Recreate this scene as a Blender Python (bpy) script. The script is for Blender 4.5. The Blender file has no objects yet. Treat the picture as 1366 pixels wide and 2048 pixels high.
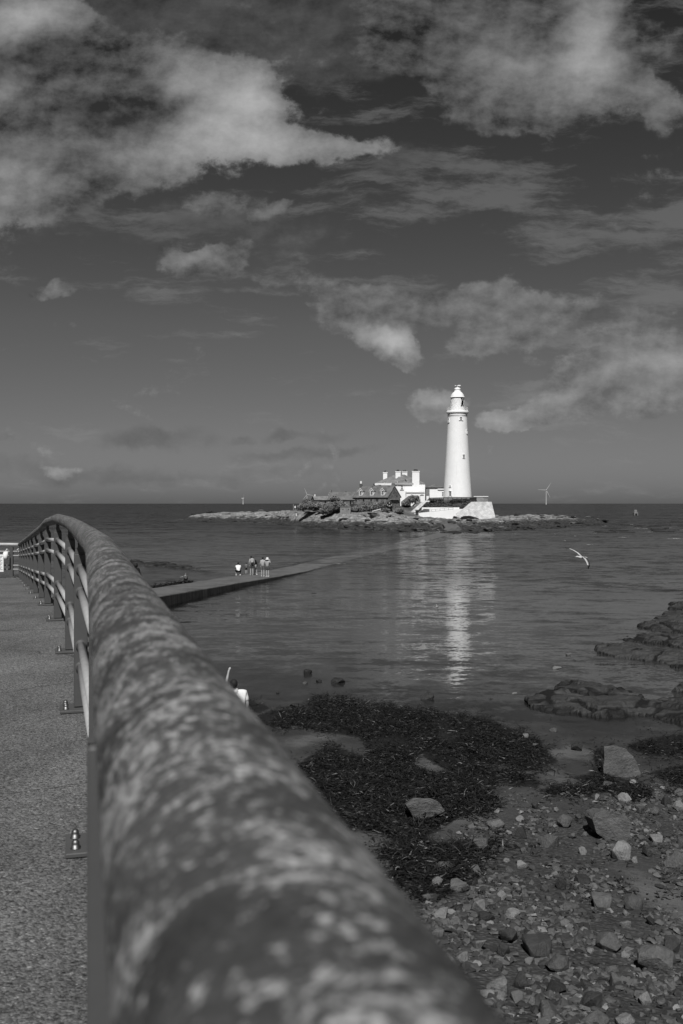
import bpy, bmesh, math, random
from mathutils import Vector, Matrix, noise as mnoise
R = math.radians
random.seed(7)
scene = bpy.context.scene
COL = scene.collection

# ------------------------------------------------------------------ camera
F = 1991.0            # focal length in photo pixels (35 mm on a 36 mm tall frame)
CX, HY = 683.0, 1007.0
CAMZ = 6.5
cam_d = bpy.data.cameras.new('camera')
cam = bpy.data.objects.new('camera', cam_d)
COL.objects.link(cam)
cam.location = (0, 0, CAMZ)
cam.rotation_euler = (R(90), 0, 0)
cam_d.sensor_fit = 'VERTICAL'
cam_d.sensor_height = 36.0
cam_d.sensor_width = 24.0
cam_d.lens = 35.0
cam_d.shift_y = -17.0 / 2048.0
cam_d.clip_start = 0.02
cam_d.clip_end = 120000.0
cam_d.dof.use_dof = True
cam_d.dof.focus_distance = 60.0
cam_d.dof.aperture_fstop = 10.5
scene.camera = cam

# ------------------------------------------------------------------ view
scene.view_settings.view_transform = 'Standard'
scene.view_settings.look = 'None'
scene.view_settings.exposure = 0.0
scene.view_settings.gamma = 1.0
scene.render.engine = 'CYCLES'
scene.cycles.max_bounces = 6
scene.cycles.transparent_max_bounces = 8
scene.cycles.caustics_reflective = False
scene.cycles.caustics_refractive = False

# ------------------------------------------------------------------ sun
SUN_EL, SUN_AZ = 50.0, 185.0      # azimuth from +Y, clockwise: almost straight behind the camera
sd = Vector((math.sin(R(SUN_AZ)) * math.cos(R(SUN_EL)), math.cos(R(SUN_AZ)) * math.cos(R(SUN_EL)), math.sin(R(SUN_EL))))
sun_d = bpy.data.lights.new('sun', 'SUN')
sun_d.energy = 4.6
sun_d.angle = R(0.53)
sun_d.color = (1.0, 0.995, 0.985)
sun = bpy.data.objects.new('sun', sun_d)
COL.objects.link(sun)
sun.rotation_euler = sd.to_track_quat('Z', 'Y').to_euler()
sun.location = (0, 0, 60)

# ------------------------------------------------------------------ world: black and white sky with clouds
world = bpy.data.worlds.new('World')
scene.world = world
world.use_nodes = True
wt = world.node_tree
wt.nodes.clear()
class NT:
    """small node helper"""
    def __init__(s, tree): s.t = tree
    def n(s, typ, **kw):
        nd = s.t.nodes.new(typ)
        for k, v in kw.items(): setattr(nd, k, v)
        return nd
    def link(s, a, b): s.t.links.new(a, b)
    def put(s, sock, v):
        if hasattr(v, 'is_output'): s.t.links.new(v, sock)
        else: sock.default_value = v
    def m(s, op, a, b=0.0, c=None, clamp=False):
        nd = s.n('ShaderNodeMath', operation=op, use_clamp=clamp)
        s.put(nd.inputs[0], a); s.put(nd.inputs[1], b)
        if c is not None: s.put(nd.inputs[2], c)
        return nd.outputs[0]
    def v(s, op, a, b=(0, 0, 0)):
        nd = s.n('ShaderNodeVectorMath', operation=op)
        s.put(nd.inputs[0], a); s.put(nd.inputs[1], b)
        return nd.outputs['Value'] if op in ('LENGTH', 'DOT_PRODUCT', 'DISTANCE') else nd.outputs[0]
    def rng(s, x, a, b, c=0.0, d=1.0, smooth=True):
        nd = s.n('ShaderNodeMapRange', interpolation_type='SMOOTHSTEP' if smooth else 'LINEAR')
        s.put(nd.inputs['Value'], x)
        for k, q in zip(('From Min', 'From Max', 'To Min', 'To Max'), (a, b, c, d)): s.put(nd.inputs[k], q)
        return nd.outputs['Result']
    def noise(s, vec, scale, detail=4.0, rough=0.5, dist=0.0, lac=2.0):
        nd = s.n('ShaderNodeTexNoise')
        if vec is not None: s.link(vec, nd.inputs['Vector'])
        for k, q in (('Scale', scale), ('Detail', detail), ('Roughness', rough), ('Distortion', dist), ('Lacunarity', lac)):
            s.put(nd.inputs[k], q)
        return nd.outputs['Fac']
    def noisec(s, vec, scale, detail=4.0, rough=0.5):
        nd = s.n('ShaderNodeTexNoise')
        s.link(vec, nd.inputs['Vector'])
        for k, q in (('Scale', scale), ('Detail', detail), ('Roughness', rough)): s.put(nd.inputs[k], q)
        return nd.outputs['Color']
    def map(s, vec, loc=(0, 0, 0), rot=(0, 0, 0), scale=(1, 1, 1), typ='POINT'):
        nd = s.n('ShaderNodeMapping', vector_type=typ)
        s.link(vec, nd.inputs[0])
        nd.inputs['Location'].default_value = loc
        nd.inputs['Rotation'].default_value = rot
        nd.inputs['Scale'].default_value = scale
        return nd.outputs[0]
    def mix(s, f, a, b):
        nd = s.n('ShaderNodeMix', data_type='FLOAT')
        s.put(nd.inputs[0], f); s.put(nd.inputs[2], a); s.put(nd.inputs[3], b)
        return nd.outputs[0]
    def vor(s, vec, scale, feature='F1', rnd=1.0):
        nd = s.n('ShaderNodeTexVoronoi', feature=feature)
        s.link(vec, nd.inputs['Vector']); nd.inputs['Scale'].default_value = scale
        nd.inputs['Randomness'].default_value = rnd
        return nd

def build_sky():
    class N2(NT):          # flat noise: the cloud layer is two-dimensional
        def n(s, typ, **kw):
            nd = NT.n(s, typ, **kw)
            if typ == 'ShaderNodeTexNoise': nd.noise_dimensions = '2D'
            return nd
    t = N2(wt)
    out = t.n('ShaderNodeOutputWorld'); bg = t.n('ShaderNodeBackground')
    bg.inputs['Strength'].default_value = 0.1
    t.link(bg.outputs[0], out.inputs[0])
    sky = t.n('ShaderNodeTexSky', sky_type='NISHITA')
    sky.sun_disc = False
    sky.sun_elevation = R(SUN_EL); sky.sun_rotation = R(SUN_AZ)
    sky.altitude = 0; sky.air_density = 1.0; sky.dust_density = 1.0; sky.ozone_density = 1.0
    sep = t.n('ShaderNodeSeparateColor'); t.link(sky.outputs[0], sep.inputs[0])
    red = sep.outputs[0]                       # a red filter over black and white film darkens the blue
    tc = t.n('ShaderNodeTexCoord')
    sx = t.n('ShaderNodeSeparateXYZ'); t.link(tc.outputs['Generated'], sx.inputs[0])
    elev = t.m('ARCSINE', sx.outputs[2])
    # red filter and polariser: the sky deepens with height
    fil = t.rng(elev, 0.0, R(14), SKY_LOW, SKY_MID, smooth=False)
    fil2 = t.rng(elev, R(10), R(29), 1.0, SKY_TOP, smooth=False)
    skyv = t.m('MULTIPLY', t.m('MULTIPLY', red, fil), fil2)
    yy = t.m('MAXIMUM', t.m('ABSOLUTE', sx.outputs[1]), 0.08)
    u = t.m('DIVIDE', sx.outputs[0], yy); v = t.m('DIVIDE', sx.outputs[2], yy)
    cmb = t.n('ShaderNodeCombineXYZ'); t.link(u, cmb.inputs[0]); t.link(v, cmb.inputs[1])
    p = cmb.outputs[0]
    pw = t.v('SCALE', t.v('SUBTRACT', t.noisec(p, 7.0, 6.0, 0.62), (0.5, 0.5, 0.5)))
    pw.node.inputs['Scale'].default_value = 0.055
    pm = t.v('ADD', p, pw)                     # ragged outlines for the banks
    last = [None]
    def blobs(lst):
        # every cloud waits for the one before it (a negligible 1e-7 of it), which keeps the shader's working memory small
        acc = None
        for (x, y, a, b, rot, w) in lst:
            src = pm
            if last[0] is not None:
                nd = t.n('ShaderNodeVectorMath', operation='MULTIPLY_ADD'); t.link(last[0], nd.inputs[0]); nd.inputs[1].default_value = (1e-7, 0, 0); t.link(pm, nd.inputs[2]); src = nd.outputs[0]
            q = t.map(src, ((x - CX) / F, (HY - y) / F, 0), (0, 0, R(rot)), (a / F, b / F, 1), 'TEXTURE')
            d = t.v('LENGTH', q)
            e = t.m('MULTIPLY', t.rng(d, 1.35, 0.0), w)
            acc = e if acc is None else t.m('ADD', acc, e)
            last[0] = acc
        return acc
    thick = blobs(SKY_THICK); lit = blobs(SKY_LIT); dull = blobs(SKY_DULL); wisp = blobs(SKY_WISP); shade = blobs(SKY_SHADE)
    pn = t.map(p, (0, 0, 0.0), (0, 0, 0), (1, 1.45, 1))
    n1 = t.noise(pn, 8.0, 9.0, 0.62)
    nf = t.noise(pn, 34.0, 6.0, 0.62)
    off = t.v('ADD', pn, (-0.006, 0.014, 0.0))
    relief = t.m('SUBTRACT', n1, t.noise(off, 8.0, 9.0, 0.62))
    big = t.noise(pn, 3.6, 3.0, 0.5)
    ws = t.map(t.v('ADD', p, t.v('MULTIPLY', pw, (0.5, 0.5, 0))), (3, 1, 0), (0, 0, R(-4)), (0.5, 2.4, 1))
    nw = t.noise(ws, 12.0, 9.0, 0.68, 0.0)
    c1 = t.m('SUBTRACT', n1, 0.5); cf = t.m('SUBTRACT', nf, 0.5)
    dens = t.rng(t.m('ADD', t.m('ADD', t.m('MULTIPLY', thick, 0.95), t.m('MULTIPLY', c1, 1.75)), t.m('MULTIPLY', cf, 0.75)), 0.24, 0.58)
    dens_d = t.rng(t.m('ADD', t.m('ADD', dull, t.m('MULTIPLY', c1, 1.7)), t.m('MULTIPLY', cf, 0.4)), 0.14, 0.8)
    dens_w = t.rng(t.m('ADD', t.m('MULTIPLY', t.m('MINIMUM', wisp, 1.1), 0.52), t.m('MULTIPLY', t.m('SUBTRACT', nw, 0.5), 3.9)), 0.18, 1.02)
    bright = t.m('ADD', t.m('MULTIPLY', lit, 1.45), t.m('ADD', 0.56, t.m('MULTIPLY', skyv, 0.85)))
    bright = t.m('ADD', bright, t.m('MULTIPLY', relief, 5.0))
    bright = t.m('ADD', bright, t.m('MULTIPLY', t.m('SUBTRACT', big, 0.5), 0.6))
    bright = t.m('MULTIPLY', bright, t.m('SUBTRACT', 1.0, t.m('MULTIPLY', t.m('MINIMUM', shade, 1.0), 0.36)))
    bright = t.m('MAXIMUM', bright, t.m('MULTIPLY', skyv, 0.85))
    dullv = t.m('ADD', t.m('ADD', 0.50, t.m('MULTIPLY', skyv, 0.5)), t.m('ADD', t.m('MULTIPLY', c1, 0.7), t.m('MULTIPLY', relief, 1.5)))
    s1 = t.mix(t.m('MULTIPLY', dens_w, 0.75), skyv, t.m('ADD', 1.05, t.m('MULTIPLY', skyv, 0.62)))
    s2 = t.mix(t.m('MULTIPLY', dens_d, 0.9), s1, dullv)
    s3 = t.mix(t.m('MULTIPLY', dens, 0.94), s2, bright)
    t.link(s3, bg.inputs['Color'])
SKY_SHADE = [(200, 238, 110, 34, 0, 1.1), (60, 120, 140, 60, 0, 1.0), (20, 310, 60, 25, 0, 0.6), (300, 205, 30, 24, 0, 0.7), (120, 330, 90, 30, 0, 0.5), (900, 60, 150, 100, 0, 0.3), (1040, 60, 120, 70, 0, 0.25),
             (1230, 640, 90, 26, 5, 0.9), (1290, 770, 90, 24, 5, 0.8), (800, 720, 60, 14, -14, 0.6), (740, 640, 70, 16, 0, 0.5), (860, 640, 60, 22, 0, 0.5), (370, 550, 60, 14, 0, 0.5), (1010, 625, 90, 20, 0, 0.4), (850, 805, 40, 20, 0, 0.7), (90, 920, 100, 12, 0, 0.7)]
SKY_LOW, SKY_MID, SKY_TOP = 0.345, 0.335, 0.42
# clouds: direction (as x, y of the photograph), half axes, tilt, weight
SKY_THICK = [
    (60, 230, 320, 190, 0, 2.0), (330, 210, 200, 130, 5, 1.4), (480, 235, 130, 100, 8, 1.2), (640, 288, 160, 40, -4, 1.0), (520, 185, 60, 60, 0, 0.8),
    (40, 30, 150, 70, 0, 1.0), (230, 330, 240, 60, 6, 0.6), (330, 140, 120, 60, 0, 0.6), (20, 390, 110, 60, 0, 0.6),
    (1040, 90, 250, 165, 0, 2.6), (900, 40, 200, 120, 0, 2.0), (1180, 90, 90, 140, 0, 0.9), (1310, 195, 130, 60, -10, 0.75), (1290, 170, 40, 70, 10, 0.6), (1340, 90, 60, 60, 0, 0.5), (760, 90, 60, 40, 20, 0.5), (990, 240, 130, 50, 0, 0.4),
    (375, 525, 100, 40, 0, 1.3), (465, 512, 54, 38, 20, 1.1), (545, 408, 76, 20, 28, 1.05), (120, 590, 66, 24, 15, 1.0), (420, 405, 60, 28, 0, 0.6), (340, 480, 110, 18, 8, 0.5), (520, 560, 120, 24, -6, 0.45),
    (735, 615, 95, 60, 0, 1.25), (840, 615, 90, 56, 0, 1.05), (990, 600, 140, 64, 0, 1.05), (1230, 640, 210, 70, 4, 0.75),
    (772, 690, 90, 44, -18, 2.0), (938, 683, 66, 36, 0, 1.05), (1025, 682, 66, 36, 0, 1.1),
    (1310, 755, 200, 84, 8, 1.1), (1150, 795, 200, 46, 6, 0.9), (880, 790, 86, 44, 0, 1.3), (1005, 842, 58, 28, 0, 1.25), (1080, 838, 70, 26, 0, 1.0), (1160, 835, 40, 20, 0, 0.6),
    (60, 895, 130, 26, 0, 0.6), (120, 932, 130, 20, 0, 0.65), (500, 795, 60, 16, 0, 0.4)]
SKY_LIT = [
    (470, 240, 150, 110, 8, 2.0), (640, 290, 150, 45, -4, 1.3), (60, 40, 120, 60, 0, 1.9), (370, 150, 90, 60, 0, 1.0), (310, 300, 190, 60, 0, 0.9), (20, 350, 90, 90, 0, 0.9), (520, 190, 60, 60, 0, 0.8), (20, 170, 50, 40, 0, 0.8),
    (1180, 70, 80, 130, 0, 1.5), (1090, 150, 200, 70, 0, 1.0), (960, 80, 150, 90, 0, 0.5), (765, 680, 80, 36, -14, 2.0), (375, 515, 80, 30, 0, 0.7), (1005, 840, 50, 26, 0, 0.7), (1330, 745, 120, 60, 0, 0.6), (1080, 800, 120, 20, 0, 0.5), (875, 780, 70, 26, 0, 0.6), (735, 590, 90, 24, 0, 0.5), (1000, 580, 110, 30, 0, 0.4), (1300, 190, 90, 50, 0, 0.5), (545, 408, 60, 18, 28, 0.5), (120, 590, 50, 20, 10, 0.4), (120, 928, 70, 10, 0, 0.4), (740, 320, 110, 40, 20, 0.4)]
SKY_DULL = [
    (540, 50, 440, 110, 0, 2.2), (280, 60, 240, 100, 0, 1.0), (130, 130, 220, 100, 0, 0.6), (760, 80, 170, 80, 0, 0.9), (780, 330, 190, 55, 10, 0.45), (300, 440, 330, 60, 0, 0.42), (560, 470, 200, 60, 0, 0.4), (960, 200, 160, 60, 0, 0.4),
    (300, 882, 170, 24, 0, 0.75), (640, 905, 200, 16, 2, 0.75), (100, 940, 210, 34, 0, 0.7), (580, 872, 50, 13, 0, 0.75), (490, 878, 28, 9, 0, 0.75), (420, 945, 280, 24, 0, 0.5), (700, 870, 90, 14, 0, 0.4)]
SKY_WISP = [
    (740, 315, 150, 75, 24, 1.15), (840, 360, 200, 60, 8, 0.9), (1150, 430, 380, 80, -5, 1.05), (1300, 470, 240, 90, -5, 1.1), (1100, 400, 260, 30, -6, 0.6), (300, 480, 260, 50, 6, 0.7), (540, 560, 160, 44, 0, 0.7), (720, 200, 200, 80, 30, 0.5),
    (1000, 230, 260, 70, -6, 0.65), (1260, 630, 280, 90, 4, 0.95), (1200, 775, 280, 70, 6, 0.8), (250, 400, 320, 70, 4, 0.75), (450, 955, 240, 14, 0, 0.8), (1340, 110, 110, 130, 0, 0.7), (830, 575, 260, 40, 0, 0.75), (1290, 570, 120, 30, 0, 0.7)]
build_sky()

# ------------------------------------------------------------------ materials
def new_mat(name):
    m = bpy.data.materials.new(name); m.use_nodes = True
    t = m.node_tree; b = t.nodes['Principled BSDF']
    return m, NT(t), b
def setv(t, b, val, rough=0.8, spec=0.3):
    """val: float socket for a grey base colour"""
    if hasattr(val, 'is_output'):
        c = t.n('ShaderNodeCombineColor')
        for i in range(3): t.link(val, c.inputs[i])
        t.link(c.outputs[0], b.inputs['Base Color'])
    else: b.inputs['Base Color'].default_value = (val, val, val, 1)
    t.put(b.inputs['Roughness'], rough)
    b.inputs['Specular IOR Level'].default_value = spec
def bump(t, b, h, strength=0.3, dist=0.02):
    nd = t.n('ShaderNodeBump'); nd.inputs['Strength'].default_value = strength; nd.inputs['Distance'].default_value = dist
    t.link(h, nd.inputs['Height']); t.link(nd.outputs[0], b.inputs['Normal'])
    return nd
def objco(t): return t.n('ShaderNodeTexCoord').outputs['Object']
def posco(t): return t.n('ShaderNodeNewGeometry').outputs['Position']
def attr(t, name): return t.n('ShaderNodeAttribute', attribute_name=name).outputs['Fac']
def orand(t): return t.n('ShaderNodeObjectInfo').outputs['Random']
def simple(name, base, var=0.2, scale=4.0, rough=0.75, spec=0.3, bs=0.15, bd=0.01, detail=5, world=False, metal=0.0):
    m, t, b = new_mat(name)
    p = posco(t) if world else objco(t)
    n = t.noise(p, scale, detail, 0.6)
    val = t.m('MULTIPLY', base, t.rng(n, 0.25, 0.75, 1 - var, 1 + var, smooth=False))
    setv(t, b, val, rough, spec)
    b.inputs['Metallic'].default_value = metal
    if bs: bump(t, b, n, bs, bd)
    return m
M = {}
def mk_white():
    m, t, b = new_mat('white_paint'); p = objco(t)
    st = t.noise(t.map(p, (0, 0, 0), (0, 0, 0), (1.0, 1.0, 0.07)), 2.2, 6, 0.65); n = t.noise(p, 0.5, 6, 0.6); d = t.noise(p, 3.0, 5, 0.7)
    val = t.m('MULTIPLY', 0.81, t.m('MULTIPLY', t.rng(st, 0.56, 0.78, 1.0, 0.86), t.m('MULTIPLY', t.rng(n, 0.3, 0.7, 0.95, 1.03, smooth=False), t.rng(d, 0.66, 0.74, 1.0, 0.88))))
    setv(t, b, val, 0.6, 0.3); bump(t, b, d, 0.1, 0.03)
    return m
M['white_paint'] = mk_white()
M['white_trim'] = simple('white_trim', 0.78, 0.05, 2, 0.6)
M['off_white'] = simple('off_white', 0.62, 0.1, 1.5, 0.7)
M['dark_glass'] = simple('dark_glass', 0.015, 0.2, 1, 0.15, 0.5, 0)
M['black_metal'] = simple('black_metal', 0.02, 0.2, 6, 0.5)
M['grey_metal'] = simple('grey_metal', 0.12, 0.2, 6, 0.5)
M['slate'] = None
def mk_slate(name, base, sc=3.0):
    m, t, b = new_mat(name)
    p = posco(t)
    q = t.map(p, (0, 0, 0), (0, 0, 0), (1, 1, 3.2))
    n = t.noise(p, 0.7, 6, 0.65); f = t.noise(q, 2.2 * sc, 3, 0.6)
    val = t.m('MULTIPLY', base, t.m('ADD', t.rng(n, 0.3, 0.7, 0.55, 1.25, smooth=False), t.rng(f, 0.3, 0.7, -0.2, 0.2, smooth=False)))
    setv(t, b, val, 0.7, 0.3); bump(t, b, f, 0.4, 0.04)
    return m
M['slate'] = mk_slate('slate', 0.20)
M['dark_slate'] = mk_slate('dark_slate', 0.145)
def mk_masonry(name, base, mortar, var, bw, bh, rough=0.85, bs=0.5):
    m, t, b = new_mat(name)
    p = objco(t)
    # wrap: use the horizontal run (x+y) and the height
    s = t.n('ShaderNodeSeparateXYZ'); t.link(p, s.inputs[0])
    h = t.m('ADD', s.outputs[0], t.m('MULTIPLY', s.outputs[1], 0.83))
    c = t.n('ShaderNodeCombineXYZ'); t.link(h, c.inputs[0]); t.link(s.outputs[2], c.inputs[1])
    br = t.n('ShaderNodeTexBrick'); wv = t.v('ADD', c.outputs[0], t.v('SCALE', t.noisec(p, 1.4, 3), (0, 0, 0)))
    wv.node.inputs[1].links[0].from_node.inputs['Scale'].default_value = 0.12
    t.link(wv, br.inputs['Vector'])
    br.inputs['Color1'].default_value = (base * (1 - var),) * 3 + (1,)
    br.inputs['Color2'].default_value = (base * (1 + var),) * 3 + (1,)
    br.inputs['Mortar'].default_value = (mortar,) * 3 + (1,)
    br.inputs['Scale'].default_value = 1.0
    br.inputs['Brick Width'].default_value = bw; br.inputs['Row Height'].default_value = bh
    br.inputs['Mortar Size'].default_value = 0.02; br.inputs['Bias'].default_value = 0.0
    sep = t.n('ShaderNodeSeparateColor'); t.link(br.outputs[0], sep.inputs[0])
    n = t.noise(p, 0.9, 6, 0.65)
    val = t.m('MULTIPLY', sep.outputs[0], t.rng(n, 0.3, 0.7, 0.7, 1.25, smooth=False))
    setv(t, b, val, rough, 0.2)
    bump(t, b, t.m('ADD', t.m('SUBTRACT', 1.0, br.outputs['Fac']), n), bs, 0.05)
    return m
M['cottage_stone'] = mk_masonry('cottage_stone', 0.17, 0.13, 0.4, 0.6, 0.28)
M['wall_stone'] = mk_masonry('wall_stone', 0.21, 0.15, 0.35, 0.7, 0.3)
M['white_rubble'] = mk_masonry('white_rubble', 0.74, 0.48, 0.08, 0.8, 0.36, 0.8, 0.8)
M['sea_wall_stone'] = mk_masonry('sea_wall_stone', 0.14, 0.08, 0.3, 0.9, 0.4)
M['rail_paint'] = None
def mk_rail():
    m, t, b = new_mat('lichened_rail')
    p = objco(t)
    # blotches of lichen, longer round the tube than along it
    n1 = t.noise(p, 125, 5, 0.66)
    nb = t.noise(t.map(p, (0, 0, 0), (0, 0, R(-15)), (1.0, 0.55, 1.0)), 24, 3, 0.6)
    q = p
    n2 = t.noise(q, 17, 4, 0.6)
    n3 = t.noise(p, 330, 4, 0.65)
    patch = t.rng(t.m('ADD', n1, t.m('ADD', t.m('MULTIPLY', t.m('SUBTRACT', n2, 0.5), 0.5), t.m('ADD', t.m('MULTIPLY', t.m('SUBTRACT', nb, 0.5), 0.4), t.m('MULTIPLY', t.m('SUBTRACT', n3, 0.5), 0.25)))), 0.47, 0.62)
    g = t.noise(p, 7, 4, 0.6)
    base = t.m('MULTIPLY', 0.056, t.rng(t.m('ADD', t.m('MULTIPLY', n2, 0.6), t.m('MULTIPLY', g, 0.4)), 0.32, 0.66, 0.45, 1.6, smooth=False))
    dark = t.m('MULTIPLY', t.rng(t.noise(p, 45, 4, 0.6), 0.60, 0.72, 1.0, 0.4), t.rng(n3, 0.3, 0.7, 0.65, 1.35, smooth=False))
    val = t.m('MULTIPLY', t.mix(patch, base, t.rng(n3, 0.3, 0.7, 0.13, 0.38)), dark)
    setv(t, b, val, 0.8, 0.2)
    bump(t, b, t.m('ADD', patch, n3), 0.5, 0.002)
    return m
M['rail_paint'] = mk_rail()
M['post_paint'] = simple('post_paint', 0.075, 0.12, 9, 0.55, 0.3, 0.05)
M['pipe_paint'] = simple('pipe_paint', 0.40, 0.14, 14, 0.5, 0.4, 0.05)
M['bolt_steel'] = simple('bolt_steel', 0.20, 0.3, 60, 0.5, 0.5, 0.1, 0.002, metal=1.0)
def mk_asphalt():
    m, t, b = new_mat('asphalt_path')
    p = posco(t)
    q = t.map(p, (0, 0, 0), (0, 0, R(14)), (1.5, 0.75, 1))
    v1 = t.vor(p, 130.0); v2 = t.vor(p, 52.0)
    s1 = t.n('ShaderNodeSeparateColor'); t.link(v1.outputs['Color'], s1.inputs[0])
    s2 = t.n('ShaderNodeSeparateColor'); t.link(v2.outputs['Color'], s2.inputs[0])
    n = t.noise(p, 60, 5, 0.7); w = t.noise(q, 1.6, 5, 0.6)
    val = t.m('MULTIPLY', 0.125, t.m('ADD', t.rng(n, 0.3, 0.7, 0.4, 1.55, smooth=False), t.rng(s1.outputs[0], 0, 1, -0.5, 0.5, smooth=False)))
    val = t.m('MULTIPLY', val, t.rng(w, 0.3, 0.7, 0.8, 1.2, smooth=False))
    chip = t.rng(s2.outputs[0], 0.93, 0.96); core = t.rng(v2.outputs['Distance'], 0.42, 0.2)
    val = t.mix(t.m('MULTIPLY', chip, core), val, 0.30)
    chip2 = t.rng(s1.outputs[1], 0.965, 0.985)
    val = t.mix(t.m('MULTIPLY', chip2, t.rng(v1.outputs['Distance'], 0.45, 0.25)), val, 0.33)
    crk = t.vor(t.v('ADD', p, t.v('MULTIPLY', t.noisec(p, 1.1, 4), (0.8, 0.8, 0))), 0.42, 'DISTANCE_TO_EDGE').outputs['Distance']
    val = t.m('MULTIPLY', val, t.rng(crk, 0.002, 0.006, 0.55, 1.0))
    st = t.noise(p, 0.5, 6, 0.7); val = t.m('MULTIPLY', val, t.rng(st, 0.35, 0.7, 1.12, 0.78))
    setv(t, b, val, 0.85, 0.25)
    bump(t, b, t.m('ADD', n, t.m('MULTIPLY', v1.outputs['Distance'], -0.9)), 0.9, 0.006)
    return m
M['asphalt'] = mk_asphalt()
def mk_beach():
    m, t, b = new_mat('wet_sand')
    p = posco(t)
    n1 = t.noise(p, 0.8, 7, 0.62); n2 = t.noise(p, 9, 6, 0.65); n3 = t.noise(p, 45, 4, 0.7)
    vr = t.vor(p, 16.0); vs = t.n('ShaderNodeSeparateColor'); t.link(vr.outputs['Color'], vs.inputs[0])
    weed = t.rng(t.m('ADD', attr(t, 'weed'), t.m('ADD', t.m('MULTIPLY', t.m('SUBTRACT', n1, 0.5), 0.9), t.m('MULTIPLY', t.m('SUBTRACT', n2, 0.5), 1.1))), 0.35, 0.75)
    pale = t.rng(t.m('ADD', attr(t, 'pale'), t.m('ADD', t.m('MULTIPLY', t.m('SUBTRACT', n1, 0.5), 1.9), t.m('MULTIPLY', t.m('SUBTRACT', n2, 0.5), 0.7))), 0.35, 1.15)
    gr = attr(t, 'grit')
    wet = attr(t, 'wet')
    val = t.m('MULTIPLY', 0.058, t.m('ADD', t.rng(n1, 0.3, 0.7, 0.62, 1.3, smooth=False), t.rng(n3, 0.3, 0.7, -0.3, 0.3, smooth=False)))
    val = t.m('MULTIPLY', val, t.rng(wet, 0, 1, 1.0, 0.72))
    val = t.mix(t.m('MULTIPLY', pale, 0.8), val, t.m('MULTIPLY', 0.125, t.rng(n3, 0.3, 0.7, 0.75, 1.25, smooth=False)))
    peb = t.m('MULTIPLY', t.rng(vs.outputs[0], 0, 1, 0.35, 1.7, smooth=False), t.rng(vr.outputs['Distance'], 0.2, 0.55, 1.0, 0.45))
    val = t.mix(t.m('MULTIPLY', gr, 0.6), val, t.m('MULTIPLY', 0.07, peb))
    val = t.mix(weed, val, 0.010)
    spk = t.rng(t.noise(p, 120, 2, 0.5), 0.73, 0.78)
    val = t.mix(t.m('MULTIPLY', spk, 0.7), val, 0.3)
    setv(t, b, val, t.mix(wet, 0.85, 0.45), 0.3)
    h = t.m('ADD', t.m('ADD', n2, t.m('MULTIPLY', n3, 0.4)), t.m('MULTIPLY', gr, t.m('MULTIPLY', vr.outputs['Distance'], -1.0)))
    bump(t, b, h, 0.7, 0.05)
    return m
M['beach'] = mk_beach()
def mk_rock(name, base, var, rnd=0.5, weedy=0.0, strat=0.0, sc=1.0):
    m, t, b = new_mat(name)
    p = objco(t); r = orand(t)
    cmb = t.n('ShaderNodeCombineXYZ')
    for i, k in enumerate((17.0, 31.0, 53.0)): t.link(t.m('MULTIPLY', r, k), cmb.inputs[i])
    p = t.v('ADD', p, cmb.outputs[0])
    n1 = t.noise(p, 1.6 * sc, 7, 0.65); n2 = t.noise(p, 7 * sc, 5, 0.65)
    q = t.map(p, (0, 0, 0), (R(12), R(9), 0), (0.35, 0.35, 3.0)); ns = t.noise(q, 2.2 * sc, 5, 0.6)
    val = t.m('MULTIPLY', base, t.rng(r, 0, 1, 1 - rnd, 1 + rnd, smooth=False))
    val = t.m('MULTIPLY', val, t.rng(n1, 0.28, 0.72, 1 - var, 1 + var, smooth=False))
    val = t.m('MULTIPLY', val, t.rng(n2, 0.3, 0.7, 0.8, 1.2, smooth=False))
    if strat: val = t.m('MULTIPLY', val, t.rng(ns, 0.35, 0.65, 1 - strat, 1 + strat))
    if weedy:
        w = t.rng(t.noise(p, 0.9, 6, 0.7), 0.62 - 0.2 * weedy, 0.70 - 0.2 * weedy)
        val = t.mix(t.m('MULTIPLY', w, 0.85), val, 0.010)
    if weedy: val = t.mix(t.rng(attr(t, 'crack'), 0.25, 0.7), val, 0.006)
    setv(t, b, val, 0.72, 0.35)
    bump(t, b, t.m('ADD', n1, t.m('ADD', t.m('MULTIPLY', n2, 0.35), t.m('MULTIPLY', ns, 0.8 if strat else 0.0))), 0.55, 0.12 / sc)
    return m
M['rock'] = mk_rock('rock_grey', 0.075, 0.3, 0.35)
M['rock_pale'] = mk_rock('rock_pale', 0.15, 0.22, 0.3)
M['rock_dark'] = mk_rock('rock_dark', 0.034, 0.35, 0.35)
M['rock_slab'] = mk_rock('rock_slab', 0.10, 0.3, 0.1)
M['rock_band'] = mk_rock('rock_banded', 0.12, 0.25, 0.1, 0.0, 0.45, 1.5)
M['ledge'] = mk_rock('ledge_rock', 0.036, 0.35, 0.15, 0.45, 0.2, 0.9)
M['bed'] = mk_rock('bedrock', 0.045, 0.35, 0.1, 0.05, 0.2, 0.9)
M['wet_black'] = mk_rock('weedy_black_rock', 0.022, 0.5, 0.2, 0.3)
def mk_gravel():
    m, t, b = new_mat('gravel')
    a = attr(t, 'tone'); p = objco(t)
    n = t.noise(p, 30, 4, 0.6)
    val = t.m('MULTIPLY', a, t.rng(n, 0.3, 0.7, 0.75, 1.25, smooth=False))
    setv(t, b, val, 0.75, 0.3)
    return m
M['gravel'] = mk_gravel()
def mk_weed():
    m, t, b = new_mat('seaweed')
    a = attr(t, 'tone')
    setv(t, b, a, 0.5, 0.35)
    return m
M['seaweed'] = mk_weed()
def mk_leaf(name, lo, hi):
    m, t, b = new_mat(name)
    a = attr(t, 'tone')
    setv(t, b, t.rng(a, 0, 1, lo, hi, smooth=False), 0.8, 0.2)
    return m
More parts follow.
